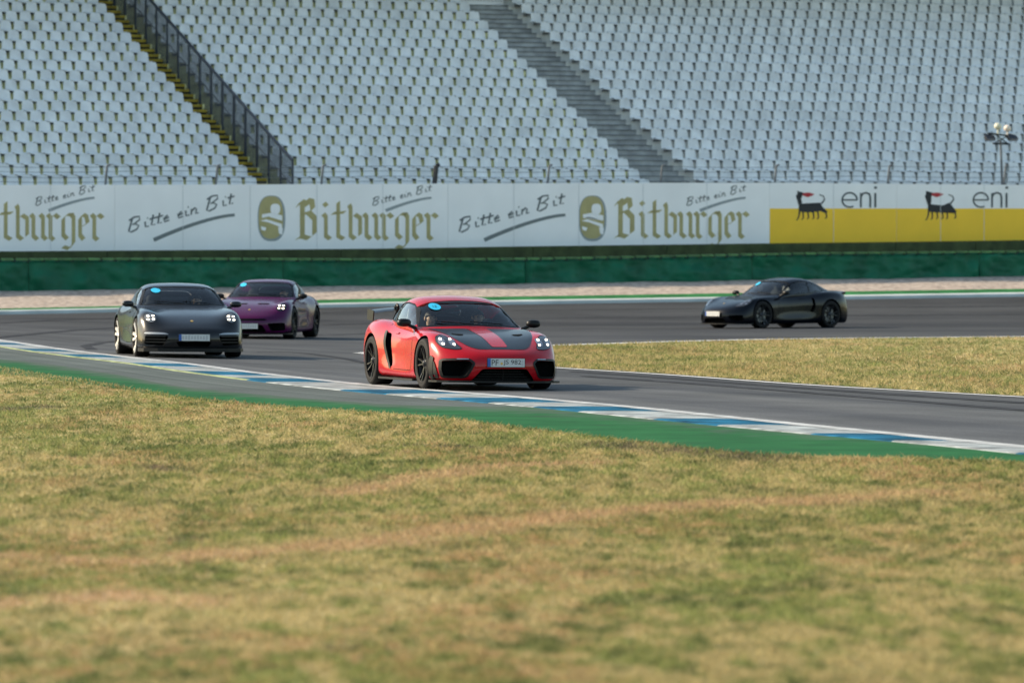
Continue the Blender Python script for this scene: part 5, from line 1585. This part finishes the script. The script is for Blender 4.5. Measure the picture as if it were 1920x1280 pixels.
# ---- red car -----------------------------------------------------------
RED = paint('red_paint', (0.34, 0.0006, 0.006), 0.0, 0.24, 0.5)
def place(px, py, th, lx, ly, k=None):
    """world origin so that the car's local point (lx, ly, 0) touches the ground at the photo pixel"""
    p = G(px, py)
    hx, hy = math.sin(math.radians(th)), -math.cos(math.radians(th))
    return Vector((p.x - hx * lx + hy * ly, p.y - hy * lx - hx * ly, 0)), math.atan2(hy, hx)
loc, hd = place(802, 731, 17.2, 1.24, -.80)
loc.z = hgt(loc.x, loc.y) + .012
hex_in = rounded([(.43, .385), (.515, .20), (.775, .20), (.80, .30), (.79, .425), (.48, .435)], 3, .18)
frame_in = rounded([(.395, .40), (.50, .180), (.79, .178), (.815, .30), (.805, .455), (.47, .468)], 3, .18)
cen = rounded([(-.31, .315), (.31, .315), (.45, .135), (-.45, .135)], 3, .1)
lampO = rounded([(.52, .600), (.62, .590), (.76, .615), (.805, .70), (.785, .775), (.71, .805), (.645, .775), (.575, .685)], 4, .35)
leds = [(.600, .662, .017, .014), (.735, .668, .017, .014), (.622, .738, .017, .014), (.748, .740, .017, .014)]
red, rbvh, rcb = make_car('mid', 'sports_car', 'bright red sports coupe with black bonnet, red centre stripe and rear wing', loc, hd, dict(
    paint=RED, rim=mat('satin_black_rim', (0.02, 0.02, 0.022), 0.35, metal=0.5), roll=math.radians(-0.7), redcal=True,
    intakes=[(hex_in, 1.80), (cen, 2.0)], side_intake=rounded([(-.68, .79), (-.43, .77), (-.37, .54), (-.27, .31), (-.36, .27), (-.54, .42), (-.65, .60)], 3, .2),
    lamp=lampO, leds=leds, chrome=[(.615, .70, .045, .06), (.74, .705, .04, .06)], plate=(2.222, .405), text=True, sticker=(-.40, 1.135), badge=1.80, seatm=M_INT))
patch('bonnet', [rounded([(2.0, -.30), (2.0, .30), (1.90, .42), (1.55, .575), (1.15, .665), (.84, .70), (.78, .66), (.80, 0), (.78, -.66), (.84, -.70), (1.15, -.665), (1.55, -.575), (1.90, -.42)], 3, .3)], 'top', rbvh, .004, M_CARB, red, .05)
patch('bonnet_stripe', [rounded([(1.93, -.11), (1.93, .11), (1.35, .130), (.79, .145), (.79, -.145), (1.35, -.130)], 3, .12)], 'top', rbvh, .0075, RED, red, .05)
for sy in (1, -1):
    fr_ol = frame_in if sy > 0 else mirror2(frame_in)
    # black frame round the intake, as a ring
    inn = hex_in if sy > 0 else mirror2(hex_in)
    patch('intake_frame', strokes([((a[0] + b[0]) / 2, (a[1] + b[1]) / 2) for a, b in zip(fr_ol, inn)], .030, True), 'front', rbvh, .006, M_PLB, red, .05)
    ol = [(.48, .447), (.62, .447), (.62, .458), (.48, .458)]
    patch('running_light', [ol if sy > 0 else mirror2(ol)], 'front', rbvh, .009, M_CHR, red, .05)
    ol = rounded([(.80, .125), (.93, .125), (.93, .46), (.875, .47), (.85, .40), (.835, .28)], 2, .12)
    patch('side_blade', [ol if sy > 0 else mirror2(ol)], 'front', rbvh, .012, M_PLB, red, .03, xmin=1.66)
    ol = [(1.605, .125), (1.70, .125), (1.70, .47), (1.63, .50), (1.605, .42)]
    patch('side_blade', [ol], 'left' if sy > 0 else 'right', rbvh, .016, M_PLB, red, .05)
    ol = [(1.42, sy * .425), (1.36, sy * .50), (1.30, sy * .50), (1.33, sy * .34), (1.40, sy * .36)]
    patch('bonnet_duct', [ol if sy > 0 else ol[::-1]], 'top', rbvh, .009, M_CAV, red, .03)
# front splitter
def splitter(root, pts, z0, z1, m, name='splitter'):
    ol = [(x, y) for x, y in pts] + [(x, -y) for x, y in pts[::-1]]
    me = prism(ol, 'z', z0, z1)
    return link_mesh(name, me, root, [m])
splitter(red, [(1.62, .905), (1.74, .905), (1.88, .865), (2.02, .74), (2.13, .58), (2.215, .36), (2.245, .12)], .098, .124, M_PLB)
for sy in (1, -1):
    link_mesh('side_skirt', fixn(prism([(-.86, sy * .80), (-.86, sy * .905), (.84, sy * .905), (.84, sy * .80)], 'z', .095, .122)), red, [M_PLB])
# number plate plinth is red bodywork; centre grille bar
mb = MB(); mb.box((2.08, 0, .205), (.02, .006, .16)); 
for k in range(4): mb.box((2.07, 0, .145 + .035 * k), (.012, .78 - .09 * k, .008))
mb.build('grille', M_PLB, red)
# side intake blade
for v, sy in (('left', 1), ('right', -1)):
    patch('intake_blade', [rounded([(-.70, .81), (-.62, .80), (-.60, .60), (-.49, .42), (-.33, .28), (-.37, .25), (-.56, .40), (-.68, .60)], 2, .2)], v, rbvh, .012, M_PLB, red, .05)
# swan neck rear wing
wg = MB()
n = 9; V = []
for k in range(n):
    y = lerp(-.70, .70, k / (n - 1)); dz = .055 * (1 - (y / .70) ** 2) - .095
    for x, z in ((-1.83, 1.085), (-1.90, 1.108), (-2.02, 1.118), (-2.12, 1.128), (-2.12, 1.120), (-2.02, 1.100), (-1.92, 1.080)):
        V.append((x, y, z + dz))
F = [(k * 7 + i, k * 7 + (i + 1) % 7, k * 7 + 7 + (i + 1) % 7, k * 7 + 7 + i) for k in range(n - 1) for i in range(7)] + [tuple(range(7))[::-1], tuple(range((n - 1) * 7, n * 7))]
wg.add(V, F)
wing = wg.build('rear_wing', M_CARB, red, 40)
for sy in (1, -1):
    me = prism(rounded([(-1.80, 1.05), (-2.12, 1.075), (-2.14, .935), (-1.85, .915)], 3, .15), 'y', min(sy * .70, sy * .715), max(sy * .70, sy * .715))
    link_mesh('end_plate', me, wing, [M_PLB])
    mb = MB()
    P_ = [(-2.02, .88), (-1.84, 1.00), (-1.78, 1.08), (-1.84, 1.115), (-1.94, 1.07)]
    for a, b in zip(P_[:-1], P_[1:]): mb.tube((a[0], sy * .36, a[1]), (b[0], sy * .36, b[1]), .022, 6)
    mb.build('wing_mount', M_PLB, wing)
# tow hooks / cross brace behind the seats
mb = MB()
M_BRACE = mat('brace_grey', (0.10, 0.11, 0.12), 0.5)
for a, b in (((-.72, -.52, .88), (-.82, .40, 1.12)), ((-.72, .52, .88), (-.82, -.40, 1.12)), ((-.80, -.46, 1.135), (-.80, .46, 1.135)), ((-.78, -.52, .86), (-.80, -.46, 1.14)), ((-.78, .52, .86), (-.80, .46, 1.14))):
    mb.tube(a, b, .020, 8)
mb.build('roll_bar', M_BRACE, red)

# ---- grey car ----------------------------------------------------------
GREY = paint('grey_paint', (0.012, 0.013, 0.015), 0.3, 0.24, 0.5)
loc, hd = place(264, 669, 10.9, 1.225, -.81)
loc.z = hgt(loc.x, loc.y) + .004
lampR = ellipse(.685, .705, .098, .088, 26, .25)
ledR = [(.640, .738, .022, .010), (.722, .732, .022, .010), (.640, .676, .022, .011), (.722, .670, .022, .011)]
inR = rounded([(.42, .40), (.79, .405), (.80, .245), (.50, .225)], 3, .15)
cenR = rounded([(-.30, .30), (.30, .30), (.25, .205), (-.25, .205)], 3, .15)
SILV = mat('silver_rim', (0.70, 0.68, 0.64), 0.42, metal=0.5)
grey, gb, gcb = make_car('rear', 'sports_car', 'dark grey coupe with silver wheels and lit headlights, left of the purple car', loc, hd, dict(
    paint=GREY, rim=SILV, sc=1.03, wide=2.5, flush=.016, rr=.278, roll=math.radians(-0.5), intakes=[(inR, 1.80), (cenR, 1.98)], lamp=lampR, leds=ledR, lens=mat('grey_lens', (.12, .13, .14), .12, coat=1.0),
    plate=(2.168, .37), sticker=(-.42, 1.165), badge=1.80, mirror=GREY))
def slats(root, bv, z0, z1, n, ya, yb, m, x0=1.98):
    for sy in (1, -1):
        for k in range(n):
            z = lerp(z0, z1, k / (n - 1))
            mb = MB()
            mb.add([(lerp(2.07, 1.86, t) , sy * lerp(ya, yb, t), z + d) for t in (0, .5, 1) for d in (-.010, .010)], [(0, 2, 3, 1), (2, 4, 5, 3)])
            mb.add([(lerp(2.03, 1.82, t) , sy * lerp(ya, yb, t), z + d) for t in (0, .5, 1) for d in (-.010, .010)], [(0, 1, 3, 2), (2, 3, 5, 4)])
            mb.build('intake_slat', m, root)
slats(grey, gb, .27, .37, 3, .47, .79, M_PLB)
for sy in (1, -1):
    ol = rounded([(.40, .418), (.80, .425), (.79, .452), (.50, .448)], 2, .2)
    patch('position_light', [ol if sy > 0 else mirror2(ol)], 'front', gb, .008, mat('grey_trim', (.30, .32, .34), .3, metal=.4), grey, .04)
splitter(grey, [(1.60, .885), (1.76, .88), (1.90, .82), (2.05, .60), (2.14, .30)], .105, .165, M_PLB, 'front_lip')
# ---- purple car --------------------------------------------------------
PURP = paint('purple_paint', (0.055, 0.002, 0.042), 0.0, 0.25, 0.4)
loc, hd = place(545, 636, -8.6, 1.225, .80)
loc.z = hgt(loc.x, loc.y) + .004
inP = rounded([(.45, .36), (.79, .37), (.80, .20), (.52, .18)], 3, .15)
cenP = rounded([(-.34, .33), (.34, .33), (.44, .16), (-.44, .16)], 3, .15)
slot = rounded([(-.40, .455), (.40, .455), (.44, .415), (-.44, .415)], 2, .2)
purple, pb, pcb = make_car('rear', 'sports_car', 'purple coupe with black wheels, half hidden behind the grey car', loc, hd, dict(
    paint=PURP, rim=mat('satin_black_rim', (0.02, 0.02, 0.022), 0.35), intakes=[(inP, 1.80), (cenP, 1.98)], lamp=lampR,
    leds=[(.64, .740, .026, .009), (.725, .735, .024, .009), (.64, .678, .024, .009), (.725, .672, .026, .009)], plate=(2.168, .30), sticker=(-.46, 1.175), badge=1.80))
patch('bumper_slot', [slot], 'front', pb, .005, M_CAV, purple, .05)
splitter(purple, [(1.56, .915), (1.74, .91), (1.88, .86), (2.05, .66), (2.16, .32)], .098, .125, M_PLB)
for sy in (1, -1):
    ol = [(1.45, sy * .12), (1.45, sy * .36), (1.38, sy * .36), (1.38, sy * .12)]
    patch('bonnet_duct', [ol if sy > 0 else ol[::-1]], 'top', pb, .006, M_CAV, purple, .05)
# ---- black car ---------------------------------------------------------
BLK_ = paint('black_paint', (0.001, 0.002, 0.005), 0.0, 0.25, 0.30)
loc, hd = place(1427, 616, -48, 1.24, .80)
loc.z = hgt(loc.x, loc.y) + .004
black, bb, bcb = make_car('mid', 'sports_car', 'black coupe with unlit headlights turning in front of the gravel, right of the red car', loc, hd, dict(
    paint=BLK_, sz=1.05, rim=mat('dark_rim', (0.05, 0.055, 0.065), 0.3, metal=0.7), intakes=[(rounded([(.46, .36), (.78, .37), (.79, .22), (.54, .20)], 3, .15), 1.80), (rounded([(-.34, .28), (.34, .28), (.42, .16), (-.42, .16)], 3, .15), 2.0)],
    side_intake=rounded([(-.66, .78), (-.57, .80), (-.60, .62), (-.50, .44), (-.60, .40), (-.70, .58)], 3, .2),
    lamp=lampO, chrome=[(.625, .665, .022, .020), (.735, .675, .022, .020), (.64, .735, .022, .018), (.745, .74, .022, .018)], plate=(2.222, .40), sticker=(-.40, 1.135), badge=1.80))
splitter(black, [(1.62, .895), (1.76, .885), (1.90, .82), (2.05, .64), (2.16, .36), (2.20, .12)], .105, .13, M_PLB)
mb = MB()
V = []
for k in range(9):
    y = lerp(-.60, .60, k / 8); q = (y / .6) ** 2
    for x, z in ((-1.86, .93), (-2.02, .955), (-2.14, .972), (-2.15, .93), (-2.0, .88)):
        V.append((x + .06 * q, y, zm(x, z) - .03 * q - .012))
mb.add(V, [(k * 5 + i, k * 5 + (i + 1) % 5, k * 5 + 5 + (i + 1) % 5, k * 5 + 5 + i) for k in range(8) for i in range(5)] + [tuple(range(5))[::-1], tuple(range(40, 45))])
mb.build('tail_spoiler', BLK_, black, 40)
# ------------------------------------------------------------------ people in the cars
def person(car, side, label, shirt, skin, hair, pose, hz=0.0, lean=0.0):
    """seated figure grown with a skin modifier, in the car's own space"""
    s = side * .36
    J = {
     'pelvis': ((-.20, 0, .42), .125), 'waist': ((-.27, 0, .54), .115), 'chest': ((-.345, 0, .70), .125), 'collar': ((-.375, 0, .82), .085),
     'neck': ((-.37, 0, .875 + hz), .052), 'chin': ((-.34, 0, .94 + hz), .062), 'head': ((-.335, 0, 1.005 + hz), .084), 'crown': ((-.34, 0, 1.05 + hz), .062),
     'hipL': ((-.12, .10, .40), .085), 'kneeL': ((.27, .13, .52), .060), 'ankL': ((.55, .12, .30), .042), 'toeL': ((.66, .12, .33), .032),
     'hipR': ((-.12, -.10, .40), .085), 'kneeR': ((.27, -.13, .52), .060), 'ankR': ((.55, -.12, .30), .042), 'toeR': ((.66, -.12, .33), .032),
     'shL': ((-.35, .175, .79), .060), 'shR': ((-.35, -.175, .79), .060),
    }
    if pose == 'drive':
        J.update({'elL': ((-.14, .25, .66), .042), 'wrL': ((.09, .185, .80), .028), 'haL': ((.145, .175, .835), .030), 'elR': ((-.14, -.25, .66), .042), 'wrR': ((.09, -.185, .80), .028), 'haR': ((.145, -.175, .835), .030)})
    else:
        J.update({'elL': ((-.22, .25, .60), .042), 'wrL': ((.0, .12, .56), .028), 'haL': ((.06, .09, .55), .030), 'elR': ((-.22, -.25, .60), .042), 'wrR': ((.0, -.12, .56), .028), 'haR': ((.06, -.09, .55), .030)})
    E = [('pelvis', 'waist'), ('waist', 'chest'), ('chest', 'collar'), ('collar', 'neck'), ('neck', 'chin'), ('chin', 'head'), ('head', 'crown'),
         ('pelvis', 'hipL'), ('hipL', 'kneeL'), ('kneeL', 'ankL'), ('ankL', 'toeL'), ('pelvis', 'hipR'), ('hipR', 'kneeR'), ('kneeR', 'ankR'), ('ankR', 'toeR'),
         ('chest', 'shL'), ('shL', 'elL'), ('elL', 'wrL'), ('wrL', 'haL'), ('chest', 'shR'), ('shR', 'elR'), ('elR', 'wrR'), ('wrR', 'haR')]
    for sd_ in ('L', 'R'):
        h = Vector(J['ha' + sd_][0]); sg = 1 if sd_ == 'L' else -1
        for f in range(5):
            a = 'f%s%d' % (sd_, f)
            dy = (f - 2) * .014
            if f == 4: J[a] = ((h.x + .015, h.y - sg * .035, h.z + .01), .009)
            else:
                J[a] = ((h.x + .035, h.y + dy * .6, h.z + .018 - .016 * f), .0085)
                J[a + 'b'] = ((h.x + .05, h.y + dy * .6 - sg * .012, h.z + .0 - .016 * f), .0075)
                E.append((a, a + 'b'))
            E.append(('ha' + sd_, a))
    names = list(J)
    me = bpy.data.meshes.new('m')
    me.from_pydata([J[k][0] for k in names], [(names.index(a), names.index(b)) for a, b in E], [])
    o = temp(me)
    sk = o.modifiers.new('sk', 'SKIN'); sk.use_smooth_shade = True
    for i, k in enumerate(names):
        r = J[k][1]
        v = me.skin_vertices[0].data[i]; v.radius = (r * (1.25 if k in ('chest', 'waist', 'pelvis') else 1), r)
        v.use_root = (k == 'pelvis')
    ss = o.modifiers.new('ss', 'SUBSURF'); ss.levels = 1; ss.render_levels = 1
    r = evaluated(o); bpy.data.objects.remove(o)
    # face relief: nose, brow, eye sockets; facing +x
    for v in r.vertices:
        c = v.co
        if c.z > .93 + hz and c.x > -.30:
            z = c.z - hz
            if abs(c.y) < .02 and .96 < z < 1.01: c.x += .016
            if .02 < abs(c.y) < .045 and .995 < z < 1.025: c.x -= .008
    r.materials.clear(); 
    for m in (shirt, skin): r.materials.append(m)
    for p in r.polygons:
        c = p.center
        hand = c.x > -.02 and c.z > .5 and pose == 'drive' or (pose != 'drive' and c.x > -.03 and abs(c.y) < .15 and .50 < c.z < .62 and c.x < .12)
        p.material_index = 1 if (c.z > .865 + hz or hand) else 0
    root = link_mesh('person', r, None, [], 80)
    root.location = car.matrix_world @ Vector((lean, s, 0)) if False else Vector((0, 0, 0))
    M = Matrix.Translation(car.location) @ car.rotation_euler.to_matrix().to_4x4() @ Matrix.Translation((.06 + lean, s, -.05))
    root.matrix_world = M
    # hair cap
    mb = MB(); n = 16; V = []; F = []
    c0 = Vector((-.345, 0, 1.02 + hz))
    for i in range(7):
        a = math.pi * .56 * i / 6
        for k in range(n):
            b = 6.28318 * k / n
            fr_ = math.cos(b)
            aa = a * (0.72 if fr_ > .3 else 1.0)
            V.append(c0 + Vector((math.sin(aa) * math.cos(b) * .098, math.sin(aa) * math.sin(b) * .085, math.cos(aa) * .088)))
    for i in range(6):
        for k in range(n): F.append((i * n + k, (i + 1) * n + k, (i + 1) * n + (k + 1) % n, i * n + (k + 1) % n))
    mb.add(V, F); mb.build('hair', hair, root, 70)
    mb = MB()
    for sg in (1, -1):
        blob(mb, (-.262, sg * .030, 1.012 + hz), (.008, .012, .007), 8, 6)
    mb.build('eyes', mat('eye_dark', (.02, .015, .012), .3), root, 60)
    mb = MB(); blob(mb, (-.268, 0, .958 + hz), (.010, .024, .006), 10, 6); mb.build('mouth', mat('lips', (.30, .12, .10), .5), root, 60)
    mb = MB()
    for sg in (1, -1): blob(mb, (-.345, sg * .083, 1.0 + hz), (.018, .010, .028), 8, 6)
    mb.build('ears', skin, root, 60)
    tag(root, label, 'person')
    return root
bpy.context.view_layer.update()
SK = mat('skin', (0.52, 0.30, 0.20), 0.55); HR = mat('brown_hair', (0.05, 0.03, 0.02), 0.7); HB = mat('dark_hair', (0.02, 0.015, 0.012), 0.7)
SH1 = mat('dark_shirt', (0.03, 0.035, 0.04), 0.9); SH2 = mat('navy_shirt', (0.02, 0.03, 0.06), 0.9)
person(red, -1, 'passenger in dark clothes sitting under the round blue sticker of the red car', SH1, SK, HR, 'sit', -.02, .12)
person(red, 1, 'driver in dark clothes holding the steering wheel of the red car', SH2, SK, HB, 'drive', .0, .0)
person(grey, 1, 'driver in dark clothes holding the steering wheel of the grey car', SH1, SK, HB, 'drive', .02, .0)
person(purple, 1, 'driver in dark clothes behind the screen of the purple car', SH2, SK, HB, 'drive', .02, .0)
# unseen wooded bank added behind and beside the camera to darken car reflections
def bank():
    V = []; F = []; ns = 220
    for i in range(ns + 1):
        a = math.radians(200 + 320 * (i / ns) - 50 + 40)
        for r, z in ((230, -0.5), (236, 7), (245, 13), (262, 16), (300, 14), (330, -1)):
            k = 1 + 0.25 * float(fbm(np.array([i * .35]), np.array([z * .3]), 3)[0] - .5) if z > 0 else 1
            zz = z * (0.75 + 0.5 * float(fbm(np.array([i * .21 + 9]), np.array([z * .1]), 4)[0])) if z > 0 else z
            ang_ = math.radians(150 + 240 * i / ns)
            V.append((math.cos(ang_) * r * k, math.sin(ang_) * r * k + 40, zz))
    for i in range(ns):
        for k in range(5): F.append((i * 6 + k, i * 6 + k + 1, (i + 1) * 6 + k + 1, (i + 1) * 6 + k))
    link_mesh('reflection_bank', fixn(mesh_of(V, F)), None, [mat('added_wooded_bank', (0.035, 0.055, 0.022), 0.95, noise=0.5, nscale=.3, bump=0.8, bscale=1.0)], 60)['kind'] = 'structure'
bank()
